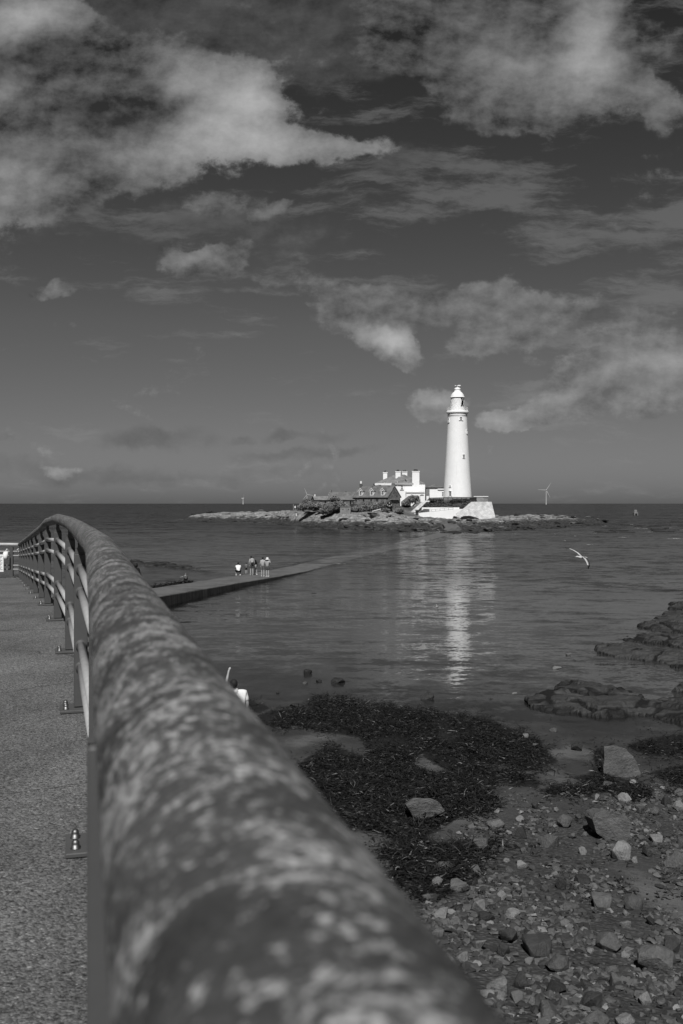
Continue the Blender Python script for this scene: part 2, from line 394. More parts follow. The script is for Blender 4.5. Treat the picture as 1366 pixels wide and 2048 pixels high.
M['gorse'] = mk_leaf('bush_leaves', 0.07, 0.30)
M['grass'] = mk_leaf('bank_grass', 0.03, 0.13)
M['stem'] = simple('woody_stem', 0.05)
def mk_island():
    m, t, b = new_mat('island_rock')
    p = posco(t); s = t.n('ShaderNodeSeparateXYZ'); t.link(p, s.inputs[0])
    q = t.map(p, (0, 0, 0), (R(3), R(-2), R(8)), (0.10, 0.35, 1.6))
    ns = t.noise(q, 1.5, 7, 0.65); n1 = t.noise(p, 0.35, 8, 0.7); n2 = t.noise(p, 1.6, 6, 0.7)
    hgt = t.m('ADD', s.outputs[2], t.m('ADD', t.m('MULTIPLY', t.m('SUBTRACT', n1, 0.5), 3.4), t.m('MULTIPLY', t.m('SUBTRACT', ns, 0.5), 2.4)))
    dry = t.rng(hgt, 0.9, 2.0)
    lo = t.m('MULTIPLY', 0.036, t.rng(n2, 0.35, 0.68, 0.2, 2.3, smooth=False))
    hi = t.m('MULTIPLY', 0.25, t.m('MULTIPLY', t.rng(n2, 0.3, 0.7, 0.35, 1.6, smooth=False), t.rng(ns, 0.35, 0.65, 0.4, 1.35, smooth=False)))
    val = t.mix(dry, lo, hi)
    turf = t.m('MULTIPLY', attr(t, 'turf'), t.rng(n1, 0.35, 0.6, 0.55, 1.0))
    val = t.mix(turf, val, t.m('MULTIPLY', 0.065, t.rng(n2, 0.3, 0.7, 0.6, 1.5, smooth=False)))
    val = t.mix(attr(t, 'track'), val, t.m('MULTIPLY', 0.10, t.rng(n2, 0.3, 0.7, 0.8, 1.2, smooth=False)))
    setv(t, b, val, 0.85, 0.2)
    bump(t, b, t.m('ADD', n1, t.m('ADD', n2, ns)), 0.8, 0.5)
    return m
M['island'] = mk_island()
def mk_causeway():
    m, t, b = new_mat('causeway_concrete')
    p = posco(t)
    n1 = t.noise(p, 0.6, 7, 0.65); n2 = t.noise(p, 5, 5, 0.65)
    s = t.n('ShaderNodeSeparateXYZ'); t.link(p, s.inputs[0])
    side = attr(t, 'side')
    st = t.noise(t.map(p, (0, 0, 0), (0, 0, 0), (3.0, 3.0, 0.25)), 1.5, 4, 0.6)
    val = t.m('MULTIPLY', 0.115, t.m('MULTIPLY', t.rng(n1, 0.3, 0.7, 0.6, 1.35, smooth=False), t.rng(n2, 0.3, 0.7, 0.8, 1.2, smooth=False)))
    wd = t.rng(n1, 0.60, 0.68)
    val = t.mix(t.m('MULTIPLY', wd, 0.5), val, 0.03)
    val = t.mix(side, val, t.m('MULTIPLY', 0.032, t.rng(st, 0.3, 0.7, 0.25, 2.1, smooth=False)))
    setv(t, b, val, 0.75, 0.3); bump(t, b, t.m('ADD', n1, n2), 0.5, 0.08)
    return m
M['causeway'] = mk_causeway()
def mk_sea():
    m, t, b = new_mat('sea_water')
    t.t.nodes.remove(b)
    out = [x for x in t.t.nodes if x.type == 'OUTPUT_MATERIAL'][0]
    p = posco(t)
    s = t.n('ShaderNodeSeparateXYZ'); t.link(p, s.inputs[0])
    q = t.map(p, (0, 0, 0), (0, 0, R(6)), (0.55, 1.0, 1.0))
    calm = t.rng(t.noise(t.map(p, (0, 0, 0), (0, 0, R(10)), (0.25, 1, 1)), 0.045, 4, 0.6), 0.38, 0.62, 0.45, 1.0)
    shal = attr(t, 'shallow')
    # slopes of the ripples: three sizes, crests lying across the bay
    def slope(vec, sc, det, k):
        return t.v('MULTIPLY', t.v('SUBTRACT', t.noisec(vec, sc, det, 0.55), (0.5, 0.5, 0.5)), (k * 0.11, k, 0))
    # sheltered near the beach, ruffled by the wind farther out
    yw = t.m('ADD', s.outputs[1], t.m('MULTIPLY', t.m('SUBTRACT', t.noise(p, 0.03, 4, 0.6), 0.5), 60.0))
    wind = t.rng(yw, 58, 96)
    amp = t.m('MULTIPLY', t.m('MULTIPLY', calm, t.m('MULTIPLY', t.mix(wind, 0.40, 2.0), t.rng(s.outputs[1], 150, 420, 1.0, 1.8))), t.rng(shal, 0.35, 0.95, 1.0, 0.35))
    sl = t.v('ADD', t.v('ADD', slope(q, 0.13, 2.0, SEA_SLOPE * 0.45), slope(q, 0.75, 2.0, SEA_SLOPE)), t.v('ADD', slope(q, 2.2, 2.0, SEA_SLOPE * 0.8), slope(p, 6.5, 1.0, SEA_SLOPE * 0.6)))
    sx_ = t.n('ShaderNodeCombineXYZ'); t.link(t.mix(wind, 1.0, 1.5), sx_.inputs[0]); sx_.inputs[1].default_value = 1.0
    sv = t.v('SCALE', t.v('MULTIPLY', sl, sx_.outputs[0])); t.link(amp, sv.node.inputs['Scale'])
    N0 = t.v('NORMALIZE', t.v('ADD', sv, (0, 0, 1)))
    inc = t.n('ShaderNodeNewGeometry').outputs['Incoming']
    c0 = t.v('DOT_PRODUCT', N0, inc)
    lift = t.v('SCALE', inc); t.link(t.m('MAXIMUM', t.m('SUBTRACT', 0.05, c0), 0.0), lift.node.inputs['Scale'])   # facets turned away cannot be seen
    N1 = t.v('NORMALIZE', t.v('ADD', N0, lift))
    # Fresnel of a wavy sheet: the facets one sees at a grazing angle are the ones tilted towards the eye
    cs = t.m('ADD', t.mix(wind, 0.035, 0.13), t.m('MULTIPLY', t.m('MAXIMUM', t.v('DOT_PRODUCT', N1, inc), 0.0), 0.9))
    fr = t.m('ADD', 0.02, t.m('MULTIPLY', 0.98, t.m('POWER', t.m('SUBTRACT', 1.0, cs, clamp=True), 5.0)))
    gl = t.n('ShaderNodeBsdfGlossy'); gl.inputs['Roughness'].default_value = 0.10; gl.inputs['Color'].default_value = (1, 1, 1, 1)
    t.link(N1, gl.inputs['Normal'])
    body = t.n('ShaderNodeBsdfDiffuse')
    deep = t.noise(p, 0.02, 4, 0.6)
    cv = t.m('MULTIPLY', t.m('MULTIPLY', SEA_BODY, t.rng(deep, 0.35, 0.65, 0.75, 1.2, smooth=False)), t.rng(s.outputs[1], 55, 330, 1.0, 0.22))   # the open sea is clearer and darker than the sandy bay
    c = t.n('ShaderNodeCombineColor')
    for i in range(3): t.link(cv, c.inputs[i])
    t.link(c.outputs[0], body.inputs['Color'])
    tr = t.n('ShaderNodeBsdfTransparent'); tr.inputs['Color'].default_value = (0.9, 0.9, 0.9, 1)
    mx = t.n('ShaderNodeMixShader'); t.link(shal, mx.inputs[0]); t.link(body.outputs[0], mx.inputs[1]); t.link(tr.outputs[0], mx.inputs[2])
    mx2 = t.n('ShaderNodeMixShader'); t.link(fr, mx2.inputs[0]); t.link(mx.outputs[0], mx2.inputs[1]); t.link(gl.outputs[0], mx2.inputs[2])
    t.link(mx2.outputs[0], out.inputs['Surface'])
    return m
SEA_BODY = 0.058; SEA_COS = 0.02; SEA_SLOPE = 0.85
M['sea'] = mk_sea()
M['foam'] = simple('sea_foam', 0.55, 0.2, 3, 0.9)
M['skin'] = simple('skin', 0.36, 0.08, 6, 0.6, 0.3, 0)
def cloth(name, v, var=0.12): return simple(name, v, var, 9, 0.9, 0.1, 0.3, 0.01)
M['cloth_white'] = cloth('white_cotton', 0.75, 0.05); M['cloth_black'] = cloth('black_cloth', 0.014)
M['cloth_grey'] = cloth('grey_cloth', 0.15); M['cloth_mid'] = cloth('mid_grey_cloth', 0.08); M['cloth_light'] = cloth('light_cloth', 0.34)
M['cloth_check'] = cloth('checked_cloth', 0.13, 0.45)
M['hair'] = simple('dark_hair', 0.015); M['hair_fair'] = simple('fair_hair', 0.16)
M['rubber'] = simple('rubber', 0.02); M['feather'] = simple('white_feathers', 0.5, 0.06, 8); M['feather_grey'] = simple('grey_feathers', 0.3, 0.1, 8)
M['feather_black'] = simple('black_feathers', 0.02); M['beak'] = simple('beak', 0.4)
M['turbine'] = simple('turbine_white', 0.5, 0.03, 0.01, 0.5, 0.3, 0)
M['concrete'] = simple('weathered_concrete', 0.20, 0.25, 1.2, 0.9, 0.2, 0.4, 0.03)
M['wood'] = simple('weathered_wood', 0.12, 0.3, 5)
M['car_paint'] = simple('dark_car_paint', 0.02, 0.1, 3, 0.3, 0.5, 0)
M['ink'] = simple('printed_ink', 0.10, 0.1, 3)

# ------------------------------------------------------------------ mesh helpers
WL = {}          # world offset of every Empty / part, so that meshes can be written in world metres
def link_mesh(name, bm, mats, parent=None, smooth=False, local=False):
    off = Vector((0, 0, 0))
    if parent is not None:
        off = WL.get(parent.name, Vector((0, 0, 0)))
        if not local: bmesh.ops.translate(bm, verts=bm.verts, vec=-off)
    me = bpy.data.meshes.new(name)
    bmesh.ops.recalc_face_normals(bm, faces=bm.faces) if len(bm.faces) < 20000 else None
    bm.to_mesh(me); bm.free()
    for mm in (mats if isinstance(mats, (list, tuple)) else [mats]): me.materials.append(mm)
    if smooth: me.polygons.foreach_set('use_smooth', [True] * len(me.polygons))
    o = bpy.data.objects.new(name, me); COL.objects.link(o)
    if parent is not None:
        o.parent = parent
        WL[o.name] = off
    return o
def tag(o, label=None, cat=None, group=None, kind=None):
    if label: o['label'] = label
    if cat: o['category'] = cat
    if group: o['group'] = group
    if kind: o['kind'] = kind
    return o
def thing(name, label, cat, loc=(0, 0, 0), rotz=0.0, group=None):
    o = bpy.data.objects.new(name, None); COL.objects.link(o)
    o.location = loc; o.rotation_euler = (0, 0, rotz)
    o.empty_display_size = 0.2
    WL[o.name] = Vector(loc)
    return tag(o, label, cat, group)
def copy_tree(o, parent=None):
    c = o.copy(); COL.objects.link(c)
    if parent is not None: c.parent = parent
    for ch in list(o.children): copy_tree(ch, c)
    return c
def box(bm, x0, x1, y0, y1, z0, z1, mi=0):
    vs = [bm.verts.new(p) for p in ((x0, y0, z0), (x1, y0, z0), (x1, y1, z0), (x0, y1, z0), (x0, y0, z1), (x1, y0, z1), (x1, y1, z1), (x0, y1, z1))]
    for f in ((0, 3, 2, 1), (4, 5, 6, 7), (0, 1, 5, 4), (1, 2, 6, 5), (2, 3, 7, 6), (3, 0, 4, 7)):
        bm.faces.new([vs[i] for i in f]).material_index = mi
    return vs
def bevelled(bm, w, seg=1):
    bmesh.ops.bevel(bm, geom=list(bm.edges), offset=w, segments=seg, affect='EDGES', profile=0.5)
def prism(bm, pts, vec, mi=0):
    """closed polygon (3-D points) extruded along vec"""
    a = [bm.verts.new(p) for p in pts]; b = [bm.verts.new(Vector(p) + Vector(vec)) for p in pts]
    n = len(pts)
    bm.faces.new(a).material_index = mi; bm.faces.new(b[::-1]).material_index = mi
    for i in range(n):
        bm.faces.new((a[i], b[i], b[(i + 1) % n], a[(i + 1) % n])).material_index = mi
def hullpts(bm, pts):
    vs = [bm.verts.new(p) for p in pts]
    r = bmesh.ops.convex_hull(bm, input=vs)
    dead = [g for g in r['geom_interior'] if isinstance(g, bmesh.types.BMVert)]
    if dead: bmesh.ops.delete(bm, geom=dead, context='VERTS')
def lathe(bm, prof, seg=32, c=(0, 0), cap=True, mi=0):
    rings = []
    for r, z in prof:
        if r < 1e-5: rings.append([bm.verts.new((c[0], c[1], z))])
        else: rings.append([bm.verts.new((c[0] + r * math.cos(2 * math.pi * i / seg), c[1] + r * math.sin(2 * math.pi * i / seg), z)) for i in range(seg)])
    for a, b in zip(rings, rings[1:]):
        for i in range(seg):
            j = (i + 1) % seg
            if len(a) == 1 and len(b) == 1: continue
            if len(a) == 1: f = bm.faces.new((a[0], b[j], b[i]))
            elif len(b) == 1: f = bm.faces.new((a[i], a[j], b[0]))
            else: f = bm.faces.new((a[i], a[j], b[j], b[i]))
            f.material_index = mi
    if cap:
        if len(rings[0]) > 1: bm.faces.new(rings[0][::-1]).material_index = mi
        if len(rings[-1]) > 1: bm.faces.new(rings[-1]).material_index = mi
def tube(bm, pts, r, seg=12, mi=0):
    pts = [Vector(p) for p in pts]; rings = []
    rr = r if isinstance(r, (list, tuple)) else [r] * len(pts)
    up = Vector((0, 0, 1))
    for i, p in enumerate(pts):
        a = (pts[i] - pts[i - 1]).normalized() if i else None
        b = (pts[i + 1] - pts[i]).normalized() if i < len(pts) - 1 else None
        d = (a + b).normalized() if a is not None and b is not None else (a if a is not None else b)
        u0 = up if abs(d.z) < 0.95 else Vector((1, 0, 0))
        sx = d.cross(u0).normalized(); sy = sx.cross(d).normalized()
        k = 1.0
        rings.append([bm.verts.new(p + (sx * math.cos(2 * math.pi * j / seg) + sy * math.sin(2 * math.pi * j / seg)) * rr[i] * k) for j in range(seg)])
    for a, b in zip(rings, rings[1:]):
        for j in range(seg):
            bm.faces.new((a[j], a[(j + 1) % seg], b[(j + 1) % seg], b[j])).material_index = mi
    bm.faces.new(rings[0]).material_index = mi; bm.faces.new(rings[-1][::-1]).material_index = mi
def px(x, y, D):        # point of the photograph at distance D (metres along +Y)
    return Vector(((x - CX) / F * D, D, CAMZ - (y - HY) / F * D))
def zpx(y, D): return CAMZ - (y - HY) / F * D
def xpx(x, D): return (x - CX) / F * D
def bpx(bm, x0, x1, ytop, ybot, D, dep, mi=0):
    return box(bm, xpx(x0, D), xpx(x1, D), D, D + dep, zpx(ybot, D), zpx(ytop, D), mi)
def interp(x, xs, ys):
    if x <= xs[0]: return ys[0]
    for i in range(1, len(xs)):
        if x <= xs[i]:
            f = (x - xs[i - 1]) / (xs[i] - xs[i - 1]); return ys[i - 1] + f * (ys[i] - ys[i - 1])
    return ys[-1]
def sstep(a, b, x):
    t = min(1, max(0, (x - a) / (b - a))); return t * t * (3 - 2 * t)
def fbm(x, y, z=0.0, oct=4): return mnoise.fractal(Vector((x, y, z)), 1.0, 2.0, oct)
def inpoly(x, y, P):
    c = False; j = len(P) - 1
    for i in range(len(P)):
        if (P[i][1] > y) != (P[j][1] > y) and x < (P[j][0] - P[i][0]) * (y - P[i][1]) / (P[j][1] - P[i][1]) + P[i][0]: c = not c
        j = i
    return c
def segdist(x, y, ax, ay, bx, by):
    dx, dy = bx - ax, by - ay; t = max(0, min(1, ((x - ax) * dx + (y - ay) * dy) / (dx * dx + dy * dy + 1e-12)))
    return math.hypot(x - ax - t * dx, y - ay - t * dy), t
def polydist(x, y, P):     # signed: positive inside
    d = min(segdist(x, y, *P[i], *P[(i + 1) % len(P)])[0] for i in range(len(P)))
    return d if inpoly(x, y, P) else -d
def setattr_f(me, name, vals):
    a = me.attributes.new(name, 'FLOAT', 'POINT'); a.data.foreach_set('value', vals)

# ------------------------------------------------------------------ terrain heights
RAILP = [(-3.0, .84), (-1.0, .32), (1.2, -.252), (3.4, -.824), (5.65, -1.48), (7.85, -2.14), (10.0, -2.85), (12.2, -3.60), (14.4, -4.34),
         (16.5, -5.07), (18.7, -5.82), (20.9, -6.57), (23.0, -7.29), (25.2, -8.05), (27.4, -8.81), (29.5, -9.53), (30.6, -9.9)]
DECKD = ([-3, 10, 12.2, 14.4, 16.5, 18.7, 20.9, 23, 25.2, 27.4, 29.5, 30.6, 34], [1.17, 1.17, 1.244, 1.38, 1.50, 1.625, 1.74, 1.86, 1.98, 2.10, 2.22, 2.28, 2.4])
def deckz(Y): return CAMZ - interp(Y, *DECKD)
def railx(Y): return interp(Y, [p[0] for p in RAILP], [p[1] for p in RAILP])

# causeway centre line: X, Y, Z
CWAY = [(-12.6, 33, 3.6), (-13.6, 42, 2.5), (-14.3, 52, 1.4), (-13.6, 60, 0.80), (-12.2, 66.5, 0.62), (-9.5, 78.3, 0.36), (-7.2, 87, 0.20), (-5.0, 95.5, 0.08), (-3.6, 103, 0.01),
        (-0.4, 117, 0.002), (3.4, 132, -0.004), (8.5, 152, -0.004), (15.0, 182, 0.002), (21.5, 212, 0.03), (25.5, 232, 0.25), (27.5, 246, 0.6), (28.5, 262, 1.1)]
CW_HALF = 1.85
def cway(x, y):
    """distance from the centre line and the road height there"""
    best = (1e9, 0)
    for a, b in zip(CWAY, CWAY[1:]):
        if min(a[1], b[1]) - 12 > y or max(a[1], b[1]) + 12 < y: continue
        d, t = segdist(x, y, a[0], a[1], b[0], b[1])
        if d < best[0]: best = (d, a[2] + t * (b[2] - a[2]))
    return best
def beach_base(X, Y):
    yw = 33.0 - 0.55 * (X + 1.0) if X > -1 else 33.0
    yw = max(yw, 16.0)
    s = yw - Y
    if s > 0: z = 0.030 * s + 0.0021 * s * s
    else:
        z = -0.034 * (-s) * (1.0 if -s < 14 else 1.0)
        z = max(z, -0.75 - 0.004 * (-s))
    # shallow sand flat to the left of the causeway
    if Y > 40:
        f = sstep(62, 84, Y) * (1 - sstep(112, 140, Y)) * (1 - sstep(-9, -4, X + 0.42 * (80 - Y) * -1 - 1))
        z = z * (1 - f) + f * (-0.05)
        # spur of ledges at the right
    if X > 9:
        z = max(z, -0.35 + 0.012 * (X - 9)) if Y < 75 else z
    return z
def beach(X, Y):
    z = beach_base(X, Y)
    z += 0.05 * fbm(X * 0.5, Y * 0.5, 3.1, 3) + 0.018 * fbm(X * 2.3, Y * 2.3, 7.7, 3)
    return z
def px2beach(x, y):
    k = (y - HY) / F; u = (x - CX) / F
    lo, hi = 3.0, 140.0
    for _ in range(34):
        mid = 0.5 * (lo + hi)
        if CAMZ - k * mid > beach(u * mid, mid): lo = mid
        else: hi = mid
    return Vector((u * lo, lo, beach(u * lo, lo)))

ISL_X = [360, 385, 420, 450, 500, 540, 570, 600, 640, 680, 760, 830, 900, 980, 1050, 1110, 1150, 1190, 1225]
ISL_W = [1040.5, 1041, 1042, 1043, 1043.5, 1045, 1048, 1051, 1053, 1056, 1060, 1063, 1065.5, 1063, 1058, 1054, 1051, 1047, 1044]
ISL_T = [392, 384, 385, 385, 380, 372, 345, 315, 300, 290, 287, 290, 291, 292, 338, 345, 345, 345, 350]
ISL_Z = [-0.8, 1.9, 2.7, 3.0, 3.2, 3.5, 3.8, 4.1, 3.9, 3.7, 4.0, 2.8, 2.1, 2.1, 2.5, 2.4, 1.5, 0.3, -0.9]
BLD_X = [560, 620, 830, 900, 985, 1010]
def island(X, Y):
    x = CX + X / max(Y, 1) * F
    x += 10 * fbm(X * 0.06, Y * 0.03, 2.0, 3)
    if x < 350 or x > 1240: return -1.5
    w = interp(x, ISL_X, ISL_W); yf = CAMZ * F / (w - HY)
    yt = interp(x, ISL_X, ISL_T); zt = interp(x, ISL_X, ISL_Z)
    if yt < yf + 10: yt = yf + 10
    d = (Y - yf) / (yt - yf)
    n = fbm(X * 0.11, Y * 0.05, 0.0, 5); n2 = fbm(X * 0.45, Y * 0.22, 5.0, 4)
    d0 = interp(x, [610, 720], [0.1, 0.5])
    if d < 0: z = d * (yt - yf) * 0.03 - 0.05
    elif d < d0 + .05: z = 0.42 * d / 0.55
    elif d < 1: z = 0.42 * (d0 + .05) / .55 + (zt - 0.42 * (d0 + .05) / .55) * sstep(d0, 1.02, d)
    else: z = zt
    amp = 0.9 * (1 - sstep(0.8, 1.0, d)) if d > 0 else 0.9 * max(0, 1 + d * 3)
    z += amp * (n * 0.9 + n2 * 0.75) * (1.0 if d < 1 else 0.3)
    if d >= 0.5: z += 0.3 * n2 + 0.25 * fbm(X * 1.3, Y * .8, 8.0, 3)
    # flat ledges: steps of tilted strata
    st = 0.42; q = z + 0.006 * X + 0.01 * Y
    z2 = math.floor(q / st) * st + st * sstep(0.55, 1.0, q / st - math.floor(q / st)) - 0.006 * X - 0.01 * Y
    z = 0.35 * z + 0.65 * z2
    # building ground
    g = sstep(590, 630, x) * (1 - sstep(830, 850, x))
    if g > 0 and Y > yt: z = z + g * (5.6 - z) * sstep(yt, 298, Y)
    # back edge
    back = 385 if 560 < x < 1000 else (yt + 22 if x < 560 else yt + 26)
    if Y > back: z -= (Y - back) * 0.25
    return max(z, -1.5)
def track_w(X, Y):
    d, zz = cway(X, Y)
    t2 = segdist(X, Y, 28.5, 262, 30.0, 286)[0]
    t3 = min(segdist(X, Y, 30.0, 286, 21.5, 290)[0], segdist(X, Y, 21.5, 290, 15.2, 293)[0])
    return max(1 - sstep(1.8, 2.6, d), 1 - sstep(1.5, 2.3, t2), 1 - sstep(1.3, 2.0, t3))

# ------------------------------------------------------------------ structure: sea, beach, island, causeway, path
def ranges(*segs):
    out = []
    for a, b, st in segs:
        v = a
        while v < b - 1e-6: out.append(v); v += st
    out.append(segs[-1][1]); return out
def gridmesh(name, xs, ys, hf, mat, attrs=None, smooth=True):
    verts = []; at = {k: [] for k in (attrs or {})}
    for y in ys:
        for x in xs:
            z = hf(x, y); verts.append((x, y, z))
            for k in at: at[k].append(attrs[k](x, y, z))
    nx = len(xs); faces = []
    for j in range(len(ys) - 1):
        for i in range(nx - 1):
            a = j * nx + i; faces.append((a, a + 1, a + nx + 1, a + nx))
    me = bpy.data.meshes.new(name); me.from_pydata(verts, [], faces); me.update()
    me.materials.append(mat)
    for k in at: setattr_f(me, k, at[k])
    if smooth: me.polygons.foreach_set('use_smooth', [True] * len(me.polygons))
    o = bpy.data.objects.new(name, me); COL.objects.link(o)
    return o
def shallow(x, y, z):
    if y < 15: return 1.0
    dep = 9.0
    if -60 < x < 70 and y < 140:
        dep = min(dep, -beach(x, y))
        if y > 100: dep = dep + (y - 100) * 0.05
    d, zz = cway(x, y)
    if y > 50:
        dd = -zz + max(0, d - CW_HALF) * 0.9
        dep = min(dep, dd)
    if 205 < y < 420 and -90 < x < 125: dep = min(dep, -island(x, y))
    return math.exp(-max(dep, 0.0) * 3.2)
sea = gridmesh('sea', ranges((-40000, -3000, 9000), (-3000, -600, 800), (-600, -100, 125), (-100, -40, 4), (-40, 40, 0.8), (40, 130, 4), (130, 630, 125), (630, 3000, 800), (3000, 40000, 9000)),
               ranges((-200, 12, 53), (12, 130, 0.8), (130, 430, 3), (430, 1500, 200), (1500, 60000, 9000)), lambda x, y: 0.0, M['sea'], {'shallow': shallow})
tag(sea, kind='structure')

# weed and pale sand, as outlines on the shore (photo pixels, dropped onto the beach)
WEED = [
    [(500, 1440), (545, 1420), (620, 1420), (632, 1390), (690, 1384), (730, 1396), (770, 1395), (800, 1410), (900, 1424), (960, 1432), (1010, 1452), (1075, 1480), (1118, 1526), (1070, 1541), (985, 1530), (935, 1532), (905, 1545), (860, 1520), (820, 1500), (760, 1480), (650, 1462), (590, 1452), (545, 1456)],
    [(590, 1530), (640, 1498), (668, 1492), (700, 1502), (760, 1520), (830, 1535), (880, 1552), (930, 1566), (985, 1580), (1000, 1600), (970, 1626), (915, 1636), (880, 1660), (830, 1676), (760, 1668), (700, 1656), (640, 1610)],
    [(760, 1700), (820, 1690), (900, 1690), (960, 1680), (1000, 1660), (1010, 1690), (950, 1745), (900, 1790), (850, 1800), (800, 1770)],
    [(720, 1468), (830, 1488), (840, 1505), (815, 1540), (740, 1530)], [(905, 1520), (965, 1522), (1005, 1560), (985, 1592), (925, 1585)], [(770, 1650), (850, 1655), (860, 1705), (800, 1712)],
    [(1010, 1546), (1050, 1548), (1085, 1566), (1075, 1576), (1020, 1574)],
    [(1140, 1552), (1200, 1543), (1260, 1560), (1300, 1575), (1300, 1598), (1240, 1600), (1190, 1576)],
    [(1085, 1578), (1130, 1576), (1132, 1592), (1100, 1592)], [(1140, 1577), (1200, 1582), (1190, 1594), (1150, 1590)],
    [(1258, 1490), (1300, 1476), (1366, 1465), (1420, 1465), (1420, 1505), (1366, 1505), (1310, 1512), (1270, 1502)],
    [(1300, 1545), (1366, 1530), (1420, 1535), (1420, 1560), (1340, 1566)],
    [(485, 1398), (520, 1406), (540, 1416), (520, 1428), (490, 1424)],
    [(1185, 1500), (1210, 1490), (1215, 1530), (1190, 1530)], [(1320, 1578), (1366, 1576), (1366, 1590), (1330, 1590)]]
PALE = [
    [(1215, 1735), (1270, 1730), (1366, 1770), (1450, 1790), (1450, 1880), (1366, 1868), (1320, 1850), (1270, 1800)],
    [(815, 1530), (860, 1512), (905, 1530), (880, 1548), (830, 1545)], [(560, 1480), (640, 1462), (720, 1470), (640, 1482), (600, 1500)],
    [(680, 1664), (760, 1672), (810, 1690), (740, 1700), (700, 1690)], [(1040, 1540), (1110, 1530), (1180, 1560), (1120, 1570), (1090, 1560)],
    [(1280, 1568), (1366, 1560), (1420, 1560), (1420, 1620), (1320, 1610)], [(930, 1545), (1010, 1540), (1000, 1556), (940, 1562)], [(900, 1580), (960, 1610), (900, 1650), (830, 1675), (820, 1660)],
    [(1060, 1500), (1140, 1480), (1200, 1500), (1190, 1530), (1110, 1525)]]
GRIT = [[(780, 1800), (860, 1760), (950, 1690), (980, 1630), (1100, 1625), (1180, 1600), (1240, 1580), (1366, 1600), (1500, 1640), (1500, 1720), (1366, 1745), (1280, 1720), (1180, 1740), (1200, 1790), (1366, 1885), (1500, 1950), (1500, 2200), (960, 2200), (850, 1960)]]
PIX = {}
def topx(x, y, z): return CX + x / y * F, HY + (CAMZ - z) / y * F
def mask(polys, feather):
    bbs = [(min(p[0] for p in P) - 25, max(p[0] for p in P) + 25, min(p[1] for p in P) - 25, max(p[1] for p in P) + 25) for P in polys]
    def f(x, y, z):
        if y < 5 or y > 45: return 0.0
        a, b = topx(x, y, beach_base(x, y))
        best = 0.0
        for P, bb in zip(polys, bbs):
            if bb[0] < a < bb[1] and bb[2] < b < bb[3]:
                d = polydist(a, b * 1.0, P)
                best = max(best, sstep(-feather, feather, d))
        return best
    return f
bx = ranges((-30, -8, 1.0), (-8, 13, 0.14), (13, 30, 0.6), (30, 70, 2.5))
by = ranges((-6, 7, 1.0), (7, 37, 0.14), (37, 75, 0.8), (75, 140, 2.5))
bch = gridmesh('beach', bx, by, lambda x, y: beach(x, y) if y > 2 else beach(x, 2.0 + 0.0 * y), M['beach'],
               {'weed': mask(WEED, 8.0), 'pale': mask(PALE, 26.0), 'grit': mask(GRIT, 30.0), 'wet': lambda x, y, z: 1 - sstep(0.10, 0.62, z)})
tag(bch, kind='structure')
isl = gridmesh('island_ground', ranges((-85, -30, 1.5), (-30, 62, 0.8), (62, 125, 1.5)), ranges((205, 300, 0.9), (300, 420, 2.5)), island, M['island'],
               {'turf': lambda x, y, z: sstep(3.6, 4.6, z) * sstep(280, 288, y) * (1 if -16 < x < 26 else 0), 'track': lambda x, y, z: track_w(x, y)}, smooth=False)
tag(isl, kind='structure')

def build_causeway():
    me = bpy.data.meshes.new('causeway'); V = []; Fc = []; side = []
    pts = []
    for a, b in zip(CWAY, CWAY[1:]):
        n = max(1, int(math.dist(a[:2], b[:2]) / 1.0))
        for i in range(n):
            f = i / n; pts.append(Vector([a[k] + f * (b[k] - a[k]) for k in range(3)]))
    pts.append(Vector(CWAY[-1]))
    ncross = 12
    for i, p in enumerate(pts):
        d = pts[min(i + 1, len(pts) - 1)] - pts[max(i - 1, 0)]
        nrm = Vector((d.y, -d.x, 0)).normalized()
        hw_r = CW_HALF + 0.14 * fbm(p.y * 0.5, 1.0, 0, 3); hw_l = CW_HALF + 0.25 * fbm(p.y * 0.4, 9.0, 0, 3)
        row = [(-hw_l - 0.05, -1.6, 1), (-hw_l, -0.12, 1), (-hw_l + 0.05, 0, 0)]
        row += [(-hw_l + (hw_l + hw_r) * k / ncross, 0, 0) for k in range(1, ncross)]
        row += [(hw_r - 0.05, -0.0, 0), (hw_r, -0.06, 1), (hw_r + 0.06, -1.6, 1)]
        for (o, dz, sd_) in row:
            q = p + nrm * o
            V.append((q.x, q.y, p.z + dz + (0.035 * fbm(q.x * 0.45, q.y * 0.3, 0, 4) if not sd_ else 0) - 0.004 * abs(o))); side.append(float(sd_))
    nr = ncross - 1 + 6
    for i in range(len(pts) - 1):
        for k in range(nr - 1):
            a = i * nr + k; Fc.append((a, a + 1, a + nr + 1, a + nr))
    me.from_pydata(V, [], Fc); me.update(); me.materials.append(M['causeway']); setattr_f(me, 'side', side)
    o = bpy.data.objects.new('causeway', me); COL.objects.link(o); tag(o, kind='structure')
build_causeway()

